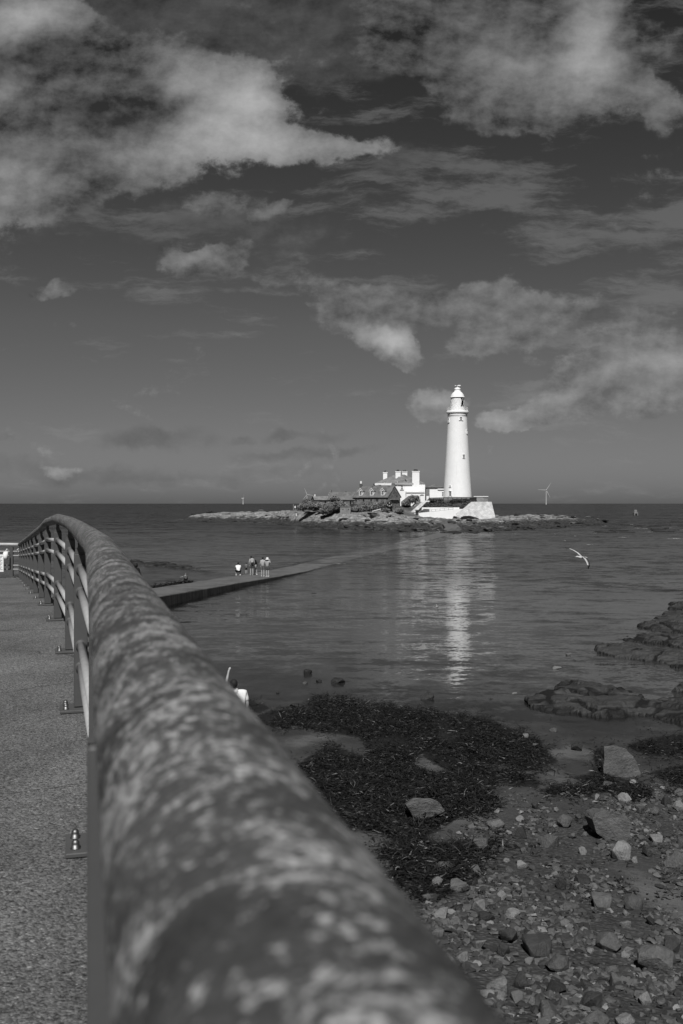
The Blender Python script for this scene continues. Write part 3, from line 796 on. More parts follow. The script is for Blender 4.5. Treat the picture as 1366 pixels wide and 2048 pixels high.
def build_path():
    ys = ranges((-4, 10, 1.0), (10, 30.6, 1.0), (30.6, 31.3, 0.7))
    bm = bmesh.new(); L = []; Rr = []
    for y in ys:
        z = deckz(y); L.append(bm.verts.new((railx(y) - (5.2 if y < 25 else 5.2 + (y - 25) * 1.5), y, z))); Rr.append(bm.verts.new((railx(y) + 0.22, y, z)))
    for i in range(len(ys) - 1): bm.faces.new((L[i], Rr[i], Rr[i + 1], L[i + 1]))
    r = bmesh.ops.extrude_face_region(bm, geom=list(bm.faces))
    bmesh.ops.translate(bm, verts=[v for v in r['geom'] if isinstance(v, bmesh.types.BMVert)], vec=(0, 0, -0.18))
    o = link_mesh('path', bm, M['asphalt']); tag(o, kind='structure')
    bm = bmesh.new(); P = []
    for y in ys: P.append((railx(y) + 0.18, y, deckz(y) - 0.19))
    a = [bm.verts.new(p) for p in P]; b = [bm.verts.new((p[0] + 0.25, p[1], -0.6)) for p in P]
    c = [bm.verts.new((p[0] - (5.3 if p[1] < 25 else 5.3 + (p[1] - 25) * 1.5), p[1], p[2])) for p in P]; d = [bm.verts.new((v.co.x - 0.2, v.co.y, -0.6)) for v in c]
    for i in range(len(P) - 1):
        bm.faces.new((a[i], b[i], b[i + 1], a[i + 1])); bm.faces.new((c[i], a[i], a[i + 1], c[i + 1])); bm.faces.new((d[i], c[i], c[i + 1], d[i + 1]))
    for k in (0, -1): bm.faces.new((a[k], b[k], d[k], c[k]))
    o = link_mesh('sea_wall', bm, M['sea_wall_stone']); tag(o, 'stone retaining wall that carries the railed path above the beach', 'wall')
build_path()

# ------------------------------------------------------------------ the lighthouse
LX, LY = xpx(918.2, 300), 304.3
def lz(y): return zpx(y, 304.3)
def lr(w): return w / F * 304.3 / 2     # width in photo pixels -> radius
def arcpanel(bm, r, a0, a1, z0, z1, th, seg=10, mi=0):
    """a curved panel on a cylinder round the lighthouse axis; angles from -Y (towards the shore), positive to the right"""
    prev = None
    for i in range(seg + 1):
        a = a0 + (a1 - a0) * i / seg
        s, c = math.sin(a), -math.cos(a)
        q = [bm.verts.new((LX + rr * s, LY + rr * c, zz)) for rr, zz in ((r, z0), (r + th, z0), (r + th, z1), (r, z1))]
        if prev:
            for k in range(4): bm.faces.new((prev[k], q[k], q[(k + 1) % 4], prev[(k + 1) % 4])).material_index = mi
        else: bm.faces.new(q).material_index = mi
        prev = q
    bm.faces.new(prev[::-1]).material_index = mi
def radial_box(bm, ang, r0, r1, hw, z0, z1, mi=0):
    s, c = math.sin(ang), -math.cos(ang); t = Vector((-c, s, 0)); n = Vector((s, c, 0)); o = Vector((LX, LY, 0))
    P = []
    for z in (z0, z1):
        for rr, h in ((r0, -hw), (r1, -hw), (r1, hw), (r0, hw)): P.append(bm.verts.new(o + n * rr + t * h + Vector((0, 0, z))))
    for f in ((0, 3, 2, 1), (4, 5, 6, 7), (0, 1, 5, 4), (1, 2, 6, 5), (2, 3, 7, 6), (3, 0, 4, 7)): bm.faces.new([P[i] for i in f]).material_index = mi
def lighthouse():
    th = thing('lighthouse', 'tall tapering white lighthouse with a railed gallery, lantern and domed top', 'lighthouse', (LX, LY, lz(994)))
    ys = [(997, 56.4), (993.5, 56.2), (985, 55.2), (970, 53.4), (940, 49.8), (910, 46.4), (880, 43.2), (850, 40.0), (836, 38.6), (832, 38.2)]
    bm = bmesh.new(); prof = [(lr(w), lz(y)) for y, w in ys]
    prof += [(lr(39.2), lz(831.6)), (lr(39.2), lz(829.8)), (lr(38.4), lz(829.4)), (lr(38.4), lz(828.6)), (lr(40), lz(827.8)), (lr(43.5), lz(826.4)), (lr(43.8), lz(825.6)), (lr(43.8), lz(822.6)), (lr(42.8), lz(822.3)), (0, lz(822.0))]
    lathe(bm, prof, 64, (LX, LY)); link_mesh('tower', bm, M['white_paint'], th, True)
    def rad(y): return lr(interp(-y, [-q[0] for q in ys], [q[1] for q in ys]))
    # windows: x offset from the axis, centre y, width and height in pixels
    for (xo, yc, w, h, sill) in ((4.6, 838.5, 3.6, 6.0, 9), (-18.0, 841.5, 3.6, 7.0, 7), (17.0, 864.5, 3.0, 6.6, 4), (9.8, 913.5, 3.8, 6.4, 0), (-16.8, 972.8, 3.0, 2.2, 0)):
        r = rad(yc); a = math.asin(max(-1, min(1, lr(2 * xo) / r)))
        hw = lr(w); z0, z1 = lz(yc + h / 2), lz(yc - h / 2)
        bm = bmesh.new()       # deep surround with an open front
        for s_ in (-1, 1):
            s, c = math.sin(a), -math.cos(a)
            off = s_ * (hw + 0.06) / r
            radial_box(bm, a + off, r - 0.35, r + 0.16, 0.06, z0, z1)
        radial_box(bm, a, r - 0.35, r + 0.16, hw + 0.12, z1, z1 + 0.12); radial_box(bm, a, r - 0.35, r + 0.22, (lr(sill) if sill else hw + 0.15), z0 - 0.12, z0)
        w_ = link_mesh('window', bm, M['white_trim'], th)
        bm = bmesh.new(); radial_box(bm, a, r - 0.3, r + 0.035, hw - 0.004, z0 + 0.004, z1 - 0.004); link_mesh('pane', bm, M['dark_glass'], w_)
        bm = bmesh.new(); radial_box(bm, a, r + 0.03, r + 0.07, 0.03, z0 + 0.006, z1 - 0.006); radial_box(bm, a, r + 0.03, r + 0.065, hw - 0.01, (z0 + z1) / 2 - 0.03, (z0 + z1) / 2 + 0.03); link_mesh('glazing_bar', bm, M['white_trim'], w_)
    # doorway in the foot: a splayed recess
    r = rad(988); a = math.asin(lr(2 * -16.5) / r)
    bm = bmesh.new(); radial_box(bm, a - 0.10, r - 0.4, r + 0.25, 0.10, lz(992.5), lz(982.5)); radial_box(bm, a + 0.10, r - 0.4, r + 0.30, 0.10, lz(992.5), lz(982.5)); radial_box(bm, a, r - 0.4, r + 0.30, 0.52, lz(982.5), lz(981.6))
    d = link_mesh('doorway', bm, M['white_trim'], th)
    bm = bmesh.new(); radial_box(bm, a, r - 0.3, r + 0.05, 0.30, lz(992.4), lz(982.6)); link_mesh('door', bm, M['grey_metal'], d)
    # gallery parapet and railing
    bm = bmesh.new(); R1 = lr(42.4)
    for k in range(28): radial_box(bm, 2 * math.pi * k / 28, R1 - 0.06, R1, 0.035, lz(822.1), lz(815.0))
    for z in (815.2, 817.6, 819.8): lathe(bm, [(R1 - 0.055, lz(z) - 0.03), (R1 + 0.01, lz(z) - 0.03), (R1 + 0.01, lz(z) + 0.03), (R1 - 0.055, lz(z) + 0.03), (R1 - 0.055, lz(z) - 0.03)], 56, (LX, LY), False)
    link_mesh('gallery_railing', bm, M['white_trim'], th)
    rl = lr(26.8)
    bm = bmesh.new(); lathe(bm, [(rl + 0.12, lz(822.0)), (rl + 0.12, lz(814.6)), (rl - 0.1, lz(814.2))], 48, (LX, LY)); link_mesh('lantern_base', bm, M['white_paint'], th, False)
    lan = link_mesh('lantern', (lambda b: (lathe(b, [(rl - 0.25, lz(814.4)), (rl - 0.25, lz(795.5))], 48, (LX, LY)), b)[1])(bmesh.new()), M['cloth_black'], th, True)
    bm = bmesh.new(); arcpanel(bm, rl - 0.06, R(-78), R(21), lz(814.3), lz(796.0), 0.03, 26)       # drawn curtains behind the glazing
    a0, a1 = R(21), R(33)
    for (z0, z1, f0, f1) in ((814.3, 809, 1.0, 0.55), (809, 804.5, 0.55, 0.1), (804.5, 800, 0.1, 0.6), (800, 796, 0.6, 1.0)):
        for i in range(4):
            y0 = z0 + (z1 - z0) * i / 4; y1 = z0 + (z1 - z0) * (i + 1) / 4; f = f0 + (f1 - f0) * (i + .5) / 4
            arcpanel(bm, rl - 0.06, a0, a0 + (a1 - a0) * (1 - f) + 0.01, lz(y0), lz(y1), 0.03, 3)
    link_mesh('curtain', bm, M['white_trim'], lan)
    bm = bmesh.new()          # diagonal glazing bars
    n = 9
    for k in range(n):
        for s_ in (-1, 1):
            pts = []
            for i in range(9):
                a = 2 * math.pi * (k + s_ * 1.0 * i / 8 * 1.2) / n; pts.append((LX + rl * math.sin(a), LY - rl * math.cos(a), lz(814.4 - 18.6 * i / 8)))
            tube(bm, pts, 0.026, 5)
    link_mesh('astragal', bm, M['white_trim'], lan)
    prof = [(lr(29.6), lz(795.6)), (lr(29.8), lz(794.6)), (lr(27.6), lz(794.2)), (lr(27.0), lz(792.6)), (lr(25.2), lz(790.2)), (lr(22.0), lz(787.4)), (lr(17.8), lz(785.0)), (lr(13.6), lz(783.6)), (lr(13.2), lz(782.6)), (lr(12.6), lz(782.3)), (lr(12.6), lz(779.6)), (lr(13.6), lz(779.2)), (lr(12.6), lz(777.6)), (lr(9), lz(775.8)), (lr(4), lz(774.9)), (0, lz(774.7))]
    bm = bmesh.new(); lathe(bm, prof, 48, (LX, LY)); link_mesh('dome', bm, M['white_paint'], th, True)
    bm = bmesh.new(); tube(bm, [(LX, LY, lz(775)), (LX, LY, lz(770.4))], 0.06, 8)
    tube(bm, [(LX - 0.75, LY, lz(771.2)), (LX + 0.9, LY, lz(771.2))], 0.035, 6)
    box(bm, LX + 0.15, LX + 0.95, LY - 0.03, LY + 0.03, lz(772), lz(769.9)); box(bm, LX - 0.8, LX - 0.55, LY - 0.025, LY + 0.025, lz(771.8), lz(770.4))
    link_mesh('weather_vane', bm, M['white_trim'], th)
lighthouse()

# ------------------------------------------------------------------ houses
def gutter_win(parent, x0, x1, y0, y1, D, cols=2, rows=2, sill=True):
    """a sash window on a wall that faces the shore"""
    bm = bmesh.new(); t = 0.06
    X0, X1, Z0, Z1 = xpx(x0, D), xpx(x1, D), zpx(y1, D), zpx(y0, D)
    box(bm, X0 - t, X1 + t, D - 0.07, D - 0.002, Z0 - t, Z0); box(bm, X0 - t, X1 + t, D - 0.07, D - 0.002, Z1, Z1 + t)
    box(bm, X0 - t, X0, D - 0.07, D - 0.002, Z0, Z1); box(bm, X1, X1 + t, D - 0.07, D - 0.002, Z0, Z1)
    for i in range(1, cols): xm = X0 + (X1 - X0) * i / cols; box(bm, xm - 0.05, xm + 0.05, D - 0.06, D - 0.03, Z0, Z1)
    for i in range(1, rows): zm = Z0 + (Z1 - Z0) * i / rows; box(bm, X0, X1, D - 0.065, D - 0.032, zm - 0.06, zm + 0.06)
    w = link_mesh('window', bm, M['white_trim'], parent)
    bm = bmesh.new(); box(bm, X0 + 0.003, X1 - 0.003, D - 0.028, D - 0.004, Z0 + 0.003, Z1 - 0.003); link_mesh('pane', bm, M['dark_glass'], w)
    if sill: bm = bmesh.new(); box(bm, X0 - 0.35, X1 + 0.3, D - 0.18, D - 0.003, Z0 - t - 0.16, Z0 - t - 0.003); link_mesh('sill', bm, M['wall_stone'], w)
def chimney(parent, x0, x1, y0, y1, D, dep, npots=2, mat='white_paint', cap=True):
    bm = bmesh.new(); bpx(bm, x0, x1, y0, y1, D, dep)
    if cap: bm2 = box(bm, xpx(x0 - 0.7, D), xpx(x1 + 0.7, D), D - 0.12, D + dep + 0.12, zpx(y0, D) + 0.004, zpx(y0, D) + 0.24)
    c = link_mesh('chimney', bm, M[mat], parent)
    if npots:
        w = xpx(x1, D) - xpx(x0, D)
        for k in range(npots):
            bm = bmesh.new(); xx = xpx(x0, D) + w * (0.22 + 0.56 * (k + 0.5) / npots); z = zpx(y0, D) + (0.24 if cap else 0)
            lathe(bm, [(0.15, z), (0.12, z + 0.35 + 0.12 * (k % 2)), (0.17, z + 0.42 + 0.12 * (k % 2)), (0.10, z + 0.42 + 0.12 * (k % 2))], 10, (xx, D + dep / 2)); link_mesh('chimney_pot', bm, M['black_metal'], c)
    return c
def keepers_house():
    D = 312
    th = thing('keepers_house', 'large white house with hipped slate roof and four white chimneys beside the lighthouse', 'house', (xpx(798, D), D + 6, 5.6))
    bm = bmesh.new()
    bpx(bm, 749.8, 826.2, 966.5, 1012, D, 13)                # main block
    bpx(bm, 826.4, 850.2, 966.5, 1012, D + 1.2, 10)            # set-back wing at the right
    link_mesh('wall', bm, M['white_paint'], th)
    # roof
    ez = zpx(966.4, D); rz = zpx(948.4, D); ov = 0.4
    X = lambda x: xpx(x, D)
    bm = bmesh.new()
    hullpts(bm, [(X(749) , D - ov + 1.5, ez), (X(749), D + 13.4, ez), (X(851.0), D + 13.4, ez), (X(851.0), D + 1.0, ez), (X(851.0), D + 1.0, ez - .18), (X(749), D - ov + 1.5, ez - .18), (X(749), D + 13.4, ez - .18), (X(851.0), D + 13.4, ez - .18), (X(791), D + 7.2, rz), (X(813), D + 7.2, rz)])
    bm2 = bmesh.new()
    hullpts(bm, [(X(783), D - ov, ez + .01), (X(826.8), D - ov, ez + .01), (X(783), D - ov, ez - .2), (X(826.8), D - ov, ez - .2), (X(783), D + 7, ez), (X(826.8), D + 7, ez), (X(804), D + 5.4, rz + .06), (X(804), D + 8, rz + .06), (X(812.5), D + 6.4, rz + .05)])
    bm2.free()
    rf = link_mesh('roof', bm, M['slate'], th)
    bm = bmesh.new(); box(bm, X(749), X(826.8), D - ov - 0.12, D - ov - 0.005, ez - 0.36, ez - 0.16); link_mesh('gutter', bm, M['off_white'], rf)
    bm = bmesh.new(); tube(bm, [(X(809.2), D + 4.0, rz - 1.0), (X(812.8), D + 0.6, ez + 0.65)], 0.16, 6); link_mesh('flashing', bm, M['black_metal'], rf)
    chimney(rf, 766.2, 774.4, 945.8, 960, D + 5.6, 1.6, 2); chimney(rf, 791, 801.2, 944, 957, D + 4.0, 1.7, 3)
    chimney(rf, 804.2, 814.5, 944.6, 953, D + 10.5, 1.7, 2)
    # the broad breast that climbs the front
    chimney(th, 824.4, 838.8, 943.6, 1010, D - 0.35, 1.5, 7)
    gutter_win(th, 802.0, 805.6, 971.2, 978.8, D); gutter_win(th, 775.2, 779.0, 971.4, 980, D); gutter_win(th, 760.2, 763.0, 971.6, 980, D)
    # low front range with a flat parapet
    bm = bmesh.new(); bpx(bm, 812.6, 849.4, 985.2, 1012, D - 2.4, 2.0)
    lr_ = link_mesh('porch', bm, M['white_paint'], th)
    bm = bmesh.new(); bpx(bm, 812.0, 850.2, 982.8, 985.1, D - 2.7, 2.5); link_mesh('parapet', bm, M['white_trim'], lr_)
    gutter_win(th, 821.6, 825.0, 988.8, 994, D - 2.4, sill=False)
    for x in (794.6, 782.4, 768.6): bm = bmesh.new(); tube(bm, [(X(x), D - 0.15, zpx(980, D)), (X(x), D - 0.15, zpx(962.6 if x > 790 else 965, D))], 0.07, 6); link_mesh('vent_pipe', bm, M['white_trim'], th)
keepers_house()
def cottage(name, label, cx, D, z0, L, W, hwall, hroof, rot, wallm, roofm, verge=0.3, gable_coping=True):
    """gabled block; local X along the ridge, local -Y is the long front"""
    th = thing(name, label, 'cottage', (xpx(cx, D), D, z0), rot)
    bm = bmesh.new(); h = L / 2; w = W / 2
    a = [(-h, -w, -1.5), (-h, w, -1.5), (-h, w, hwall), (-h, 0, hwall + hroof), (-h, -w, hwall)]
    prism(bm, a, (L, 0, 0)); wl = link_mesh('wall', bm, M[wallm], th, local=True)
    bm = bmesh.new(); t = 0.16; sl = hroof / w
    for s in (-1, 1):
        ov = 0.35
        P = [(-h - 0.05, s * (w + ov), hwall - sl * ov + 0.02), (-h - 0.05, 0, hwall + hroof + 0.02), (-h - 0.05, 0, hwall + hroof + t + 0.02), (-h - 0.05, s * (w + ov), hwall - sl * ov + t + 0.02)]
        prism(bm, P, (L + 0.1, 0, 0))
    rf = link_mesh('roof', bm, M[roofm], th, local=True)
    if gable_coping:
        for ex in (-h - 0.14, h + 0.02):
            bm = bmesh.new()
            for s in (-1, 1):
                P = [(ex, s * (w + 0.42), hwall - sl * 0.42 + 0.05), (ex, 0, hwall + hroof + 0.05), (ex, 0, hwall + hroof + t + 0.2), (ex, s * (w + 0.42), hwall - sl * .42 + t + 0.2)]
                prism(bm, P, (0.12, 0, 0))
            link_mesh('coping', bm, M['wall_stone'], rf, local=True)
    return th, rf
def local_win(th, x, z, w, h, y, parts=True, mat='dark_glass'):
    bm = bmesh.new(); t = 0.07
    box(bm, x - w / 2 - t, x + w / 2 + t, y - 0.05, y - 0.003, z - t, z); box(bm, x - w / 2 - t, x + w / 2 + t, y - 0.05, y - 0.003, z + h, z + h + t)
    box(bm, x - w / 2 - t, x - w / 2, y - 0.05, y - 0.003, z, z + h); box(bm, x + w / 2, x + w / 2 + t, y - 0.05, y - 0.003, z, z + h)
    o = link_mesh('window', bm, M['wall_stone'], th, local=True)
    bm = bmesh.new(); box(bm, x - w / 2 + 0.003, x + w / 2 - 0.003, y - 0.03, y - 0.004, z + 0.003, z + h - 0.003); link_mesh('pane', bm, M[mat], o, local=True)
def dormer_cottage():
    L, W, hw, hr = 12.8, 6.2, 3.0, 3.0
    th, rf = cottage('dormer_cottage', 'grey stone cottage whose slate roof carries three white dormers', 753.5, 298, zpx(1013.5, 298), L, W, hw, hr, R(-38), 'cottage_stone', 'dark_slate')
    w = W / 2; sl = hr / w
    for k, x in enumerate((-3.9, 0.2, 4.2)):
        dw, z0, zw, zt = 0.62, hw + 0.55, hw + 1.75, hw + 2.45
        yf = -w + 0.35 * 1.0 - 0.12
        yb = -w + (zw - hw) / sl + 0.4
        bm = bmesh.new()
        prism(bm, [(x - dw, yf, z0 - 0.5), (x + dw, yf, z0 - 0.5), (x + dw, yf, zw), (x, yf, zt), (x - dw, yf, zw)], (0, 1.7, 0))
        d = link_mesh('dormer', bm, M['white_trim'], th, local=True)
        bm = bmesh.new()
        for s in (-1, 1):
            P = [(x + s * (dw + 0.14), yf - 0.16, zw - 0.14), (x, yf - 0.16, zt + 0.03), (x, yf - 0.16, zt + 0.15), (x + s * (dw + 0.14), yf - 0.16, zw - 0.02)]
            prism(bm, P, (0, 1.95, 0))
        link_mesh('dormer_roof', bm, M['dark_slate'], d, local=True)
        bm = bmesh.new()
        for s in (-1, 1):
            P = [(x + s * (dw + 0.2), yf - 0.22, zw - 0.24), (x, yf - 0.22, zt - 0.04), (x, yf - 0.22, zt + 0.17), (x + s * (dw + 0.2), yf - 0.22, zw - 0.03)]
            prism(bm, P, (0, 0.05, 0))
        link_mesh('bargeboard', bm, M['white_paint'], d, local=True)
        bm = bmesh.new()
        for (a, b) in ((-0.34, -0.03), (0.03, 0.34)): box(bm, x + a, x + b, yf - 0.03, yf - 0.004, z0 + 0.05, zw - 0.05)
        link_mesh('pane', bm, M['dark_glass'], d, local=True)
        bm = bmesh.new(); box(bm, x - 0.36, x + 0.36, yf - 0.05, yf - 0.031, z0 + 0.5, z0 + 0.56); link_mesh('glazing_bar', bm, M['white_trim'], d, local=True)
    for x in (-5.4, -2.6, 0.2, 2.4): local_win(th, x, 1.55, 0.55, 0.8, -w)
    # right gable
    h = L / 2
    for (y, z, ww, hh) in ((-0.2, 3.9, 0.4, 0.5), (1.3, 2.9, 0.35, 0.4)): bm = bmesh.new(); box(bm, h + 0.004, h + 0.03, y - ww / 2, y + ww / 2, z, z + hh); link_mesh('gable_opening', bm, M['dark_glass'], th, local=True)
    bm = bmesh.new(); box(bm, h + 0.004, h + 0.06, -1.5, -0.6, -0.2, 1.9); link_mesh('door', bm, M['wood'], th, local=True)
    bm = bmesh.new(); box(bm, h + 0.005, h + 0.5, -2.2, 2.0, 2.05, 2.25); link_mesh('door_hood', bm, M['wall_stone'], th, local=True)
    for (x, m, hh) in ((-h + 0.5, 'cottage_stone', 1.0), (1.0, 'cottage_stone', 0.55), (h - 0.35, 'cottage_stone', 0.9), (-1.6, 'cottage_stone', 0.3)):
        bm = bmesh.new(); box(bm, x - 0.38, x + 0.38, -0.35, 0.35, hw + hr - 0.4, hw + hr + hh)
        c = link_mesh('chimney', bm, M[m], rf, local=True)
    bm = bmesh.new(); lathe(bm, [(0.32, hw + hr + 1.0), (0.28, hw + hr + 1.75), (0.2, hw + hr + 1.75)], 10, (-h + 0.5, 0)); link_mesh('chimney_pot', bm, M['white_trim'], rf, local=True)
dormer_cottage()
def low_cottage():
    L, W = 9.5, 5.5
    th, rf = cottage('low_cottage', 'low grey outbuilding with a plain slate roof, left of the dormer cottage', 690, 303, zpx(1011.5, 303), L, W, 1.95, 2.1, R(-14), 'cottage_stone', 'dark_slate')
    bm = bmesh.new(); box(bm, -L / 2 - 0.1, -L / 2 + 0.5, -0.3, 0.3, 3.7, 4.75); link_mesh('chimney', bm, M['cottage_stone'], rf, local=True)
    bm = bmesh.new(); box(bm, 0.0, 0.5, -0.2, 0.2, 4.0, 4.4); link_mesh('roof_vent', bm, M['cottage_stone'], rf, local=True)
    for x in (-3.2, 2.4, 3.3, 4.1): local_win(th, x, 0.35, 0.5, 1.25, -W / 2)
    bm = bmesh.new()
    for x in (-3.3, -2.6): box(bm, x, x + 0.4, -W / 2 + 0.62, -W / 2 + 0.9, 2.75, 2.95)
    link_mesh('rooflight', bm, M['dark_glass'], rf, local=True)
    th, rf = cottage('ruined_outbuilding', 'small low stone outbuilding with a pale chimney pot, at the left end of the buildings', 644, 305, zpx(1010, 305), 5.6, 4.4, 1.6, 0.95, R(12), 'cottage_stone', 'slate')
    bm = bmesh.new(); lathe(bm, [(0.2, 2.3), (0.2, 3.25), (0.12, 3.25)], 10, (-2.2, 0)); link_mesh('chimney_pot', bm, M['white_trim'], rf, local=True)
    for x in (-1.9, 0.6): local_win(th, x, 0.5, 0.55, 0.6, -2.2)
low_cottage()
def annex():
    D = 310
    th = thing('white_annex', 'small white pavilion with a pyramid roof between the big house and the lighthouse', 'building', (xpx(874, D), D + 3, 7.6))
    bm = bmesh.new(); bpx(bm, 859.2, 890, 978.6, 1000, D, 5.5); w = link_mesh('wall', bm, M['white_paint'], th)
    bm = bmesh.new(); bpx(bm, 875.4, 890.5, 977.2, 979.4, D - 0.35, 0.33); link_mesh('cornice', bm, M['white_trim'], w)
    bm = bmesh.new(); bpx(bm, 852.0, 889, 974.9, 1000, D + 6, 6); link_mesh('rear_wall', bm, M['concrete'], th)
    ez, rz = zpx(974.8, D + 6), zpx(967.6, D + 6); bm = bmesh.new()
    hullpts(bm, [(xpx(851.4, D + 6), D + 5.6, ez), (xpx(889.4, D + 6), D + 5.6, ez), (xpx(889.4, D + 6), D + 12.2, ez), (xpx(851.4, D + 6), D + 12.2, ez), (xpx(870.6, D + 6), D + 9, rz)])
    link_mesh('roof', bm, M['dark_slate'], th)
    gutter_win(th, 884.2, 888.2, 984.0, 991.8, D, sill=False)
annex()

# ------------------------------------------------------------------ walls, ramp, stairs and fence round the lighthouse
def lighthouse_walls():
    D = 292.0
    def P(x, y, dd=0): v = px(x, y, D); return (v.x, v.y + dd, v.z)
    bm = bmesh.new()
    prism(bm, [P(912.2, 1040), P(991.6, 1040), P(990.7, 1034.8), P(983.2, 1003.6), P(947.6, 1003.6), P(929.6, 1017.6), P(912.0, 1026.5)], (0, 14, 0))
    tag(link_mesh('bastion', bm, M['white_rubble']), 'white painted rubble bastion with a sloping left shoulder, below the lighthouse', 'wall')
    bm = bmesh.new()
    prism(bm, [P(827.4, 1026.8, .1), P(838, 1032, .1), P(858, 1037, .1), P(912.0, 1040, .1), P(912.0, 1026.4, .1), P(927.8, 1017.8, .1), P(918, 1018.2, .1), P(880, 1022.0, .1)], (0, 0.9, 0))
    tag(link_mesh('ramp_wall', bm, M['white_paint']), 'smooth white wall that rises along the foot of the ramp', 'wall')
    D = 296.0
    bm = bmesh.new(); prism(bm, [P(833.6, 1030), P(919, 1030), P(918.6, 1014.8), P(835.6, 1014.8)], (0, 0.6, 0))
    tag(link_mesh('upper_ramp_wall', bm, M['white_paint']), 'upper white retaining wall behind the ramp, under the grass bank', 'wall')
    # ramp surface is part of the ground
    bm = bmesh.new(); a = px(829, 1027, 292.9); b = px(920, 1018.6, 292.9)
    prism(bm, [(a.x, 293.0, a.z - .1), (b.x, 293.0, b.z - .1), (b.x, 293.0, a.z - 2), (a.x, 293.0, a.z - 2)], (0, 2.96, 0)); tag(link_mesh('ramp', bm, M['concrete']), kind='structure')
    # ramp railing
    th = thing('ramp_railing', 'thin grey metal handrail along the ramp between the white walls', 'railing', tuple(px(836, 1026, 294.5)))
    a = px(836.5, 1022.5, 294.2); b = px(906, 1014.8, 294.2)
    bm = bmesh.new()
    for dz in (0.0, -0.55): tube(bm, [a + Vector((0, 0, dz)), b + Vector((0, 0, dz))], 0.035, 6)
    link_mesh('handrail', bm, M['grey_metal'], th)
    for k in range(9):
        p = a.lerp(b, k / 8); bm = bmesh.new(); tube(bm, [p + Vector((0, 0, -1.15)), p + Vector((0, 0, 0.02))], 0.045, 6); link_mesh('post', bm, M['grey_metal'], th)
    # stone platform under the tower and boundary wall at the right
    bm = bmesh.new(); z1 = lz(994.2); D = 299.0
    bpx(bm, 858, 948, 995.4, 1012, 299.0, 24)
    tag(link_mesh('tower_platform', bm, M['concrete']), 'low pale platform on which the lighthouse stands', 'platform')
    bm = bmesh.new(); bpx(bm, 948.4, 976.0, 993.6, 1006, 299.5, 0.7)
    w = link_mesh('boundary_wall', bm, M['wall_stone']); tag(w, 'grey stone boundary wall with pale coping, right of the lighthouse', 'wall')
    bm = bmesh.new(); bpx(bm, 947.8, 976.6, 992.3, 993.5, 299.3, 1.1); link_mesh('coping', bm, M['white_trim'], w)
    # dark fence above the bank
    th = thing('bank_fence', 'dark post and rail fence above the grass bank in front of the lighthouse', 'fence', tuple(px(905, 1002, 297)))
    D = 297.2; bm = bmesh.new(); a = px(859, 996.0, D); b = px(953, 995.2, D)
    tube(bm, [a, px(905, 994.6, D), b], 0.10, 6); tube(bm, [px(859, 998.6, D), px(953, 998.0, D)], 0.05, 6); link_mesh('top_rail', bm, M['black_metal'], th)
    for x in (859.4, 868, 878.4, 887, 896, 905.4, 914, 923, 932.4, 939.6, 946, 952.6):
        bm = bmesh.new(); tube(bm, [px(x, 1003, D), px(x, 995.4, D)], 0.10, 6); link_mesh('post', bm, M['black_metal'], th)
    for (x0, x1, y0, y1) in ((940.2, 945.4, 995.8, 1001.2), (946.6, 952.2, 995.6, 1001.6), (861, 867.4, 998.2, 1001.0), (906.4, 913, 998.4, 1000.4), (926, 931.6, 998.2, 1000.6)):
        bm = bmesh.new(); bpx(bm, x0, x1, y0, y1, D + 0.12, 0.06); link_mesh('panel', bm, M['black_metal'], th)
    # steps up from the left with parapets
    th = thing('stone_steps', 'straight flight of steps with white parapets climbing towards the gate piers', 'stairs', tuple(px(820, 1026, 293)))
    def par(pts, D, dep, m):
        bm = bmesh.new(); prism(bm, [tuple(px(x, y, D)) for x, y in pts], (0, dep, 0)); return link_mesh('parapet', bm, M[m], th)
    par([(812.6, 1023.5), (815.6, 1028.5), (841.2, 1003.0), (840.6, 998.2), (837.4, 998.2)], 296.5, 0.5, 'wall_stone')
    par([(820, 1025.4), (829, 1027.5), (853, 1003.8), (859, 1003.8), (859, 1001.2), (847.6, 1000.8)], 293.4, 0.5, 'white_rubble')
    for k in range(9):
        bm = bmesh.new(); f = k / 9; a = px(817.6 + 25 * f, 1025.2 - 24 * f, 294.2)
        box(bm, a.x, a.x + 0.55, 294.0, 296.4, a.z - 2.6, a.z); link_mesh('step', bm, M['concrete'], th)
    for nm, (x0, x1, y0, y1, D, lab) in (('gate_pier', (840.8, 847.4, 990.6, 1001.5, 297.6, 'taller white gate pier at the head of the steps')), ('gate_pier', (852.8, 857.6, 990.6, 999, 300.5, 'smaller white gate pier set further back behind the steps'))):
        bm = bmesh.new(); bpx(bm, x0, x1, y0, y1 + 3, D, 0.95)
        g = link_mesh(nm, bm, M['white_paint']); tag(g, lab, 'gate pier', 'gate piers by the steps')
        bm = bmesh.new(); c = px((x0 + x1) / 2, y0, D); w = (x1 - x0) / F * D / 2 + 0.14
        hullpts(bm, [(c.x - w, D - .14, c.z + .004), (c.x + w, D - .14, c.z + .004), (c.x + w, D + 1.09, c.z + .004), (c.x - w, D + 1.09, c.z + .004), (c.x - w, D - .14, c.z + .1), (c.x + w, D - .14, c.z + .1), (c.x + w, D + 1.09, c.z + .1), (c.x - w, D + 1.09, c.z + .1), (c.x, D + .47, c.z + .3)])
        link_mesh('cap', bm, M['dark_slate'], g)
    # sloping stone wall right of the cottage
    bm = bmesh.new(); prism(bm, [tuple(px(x, y, 297.8)) for x, y in ((802.4, 1018), (802.4, 1003.4), (817.4, 991.6), (821.5, 991.6), (821.5, 1018))], (0, 0.5, 0))
    tag(link_mesh('sloping_garden_wall', bm, M['cottage_stone']), 'rough stone garden wall with a sloping top beside the dormer cottage gable', 'wall')
    # bin at the foot of the ramp
    c = px(833.8, 1026.2, 291.4); th = thing('litter_bin', 'squat dark bin at the foot of the ramp', 'bin', tuple(c))
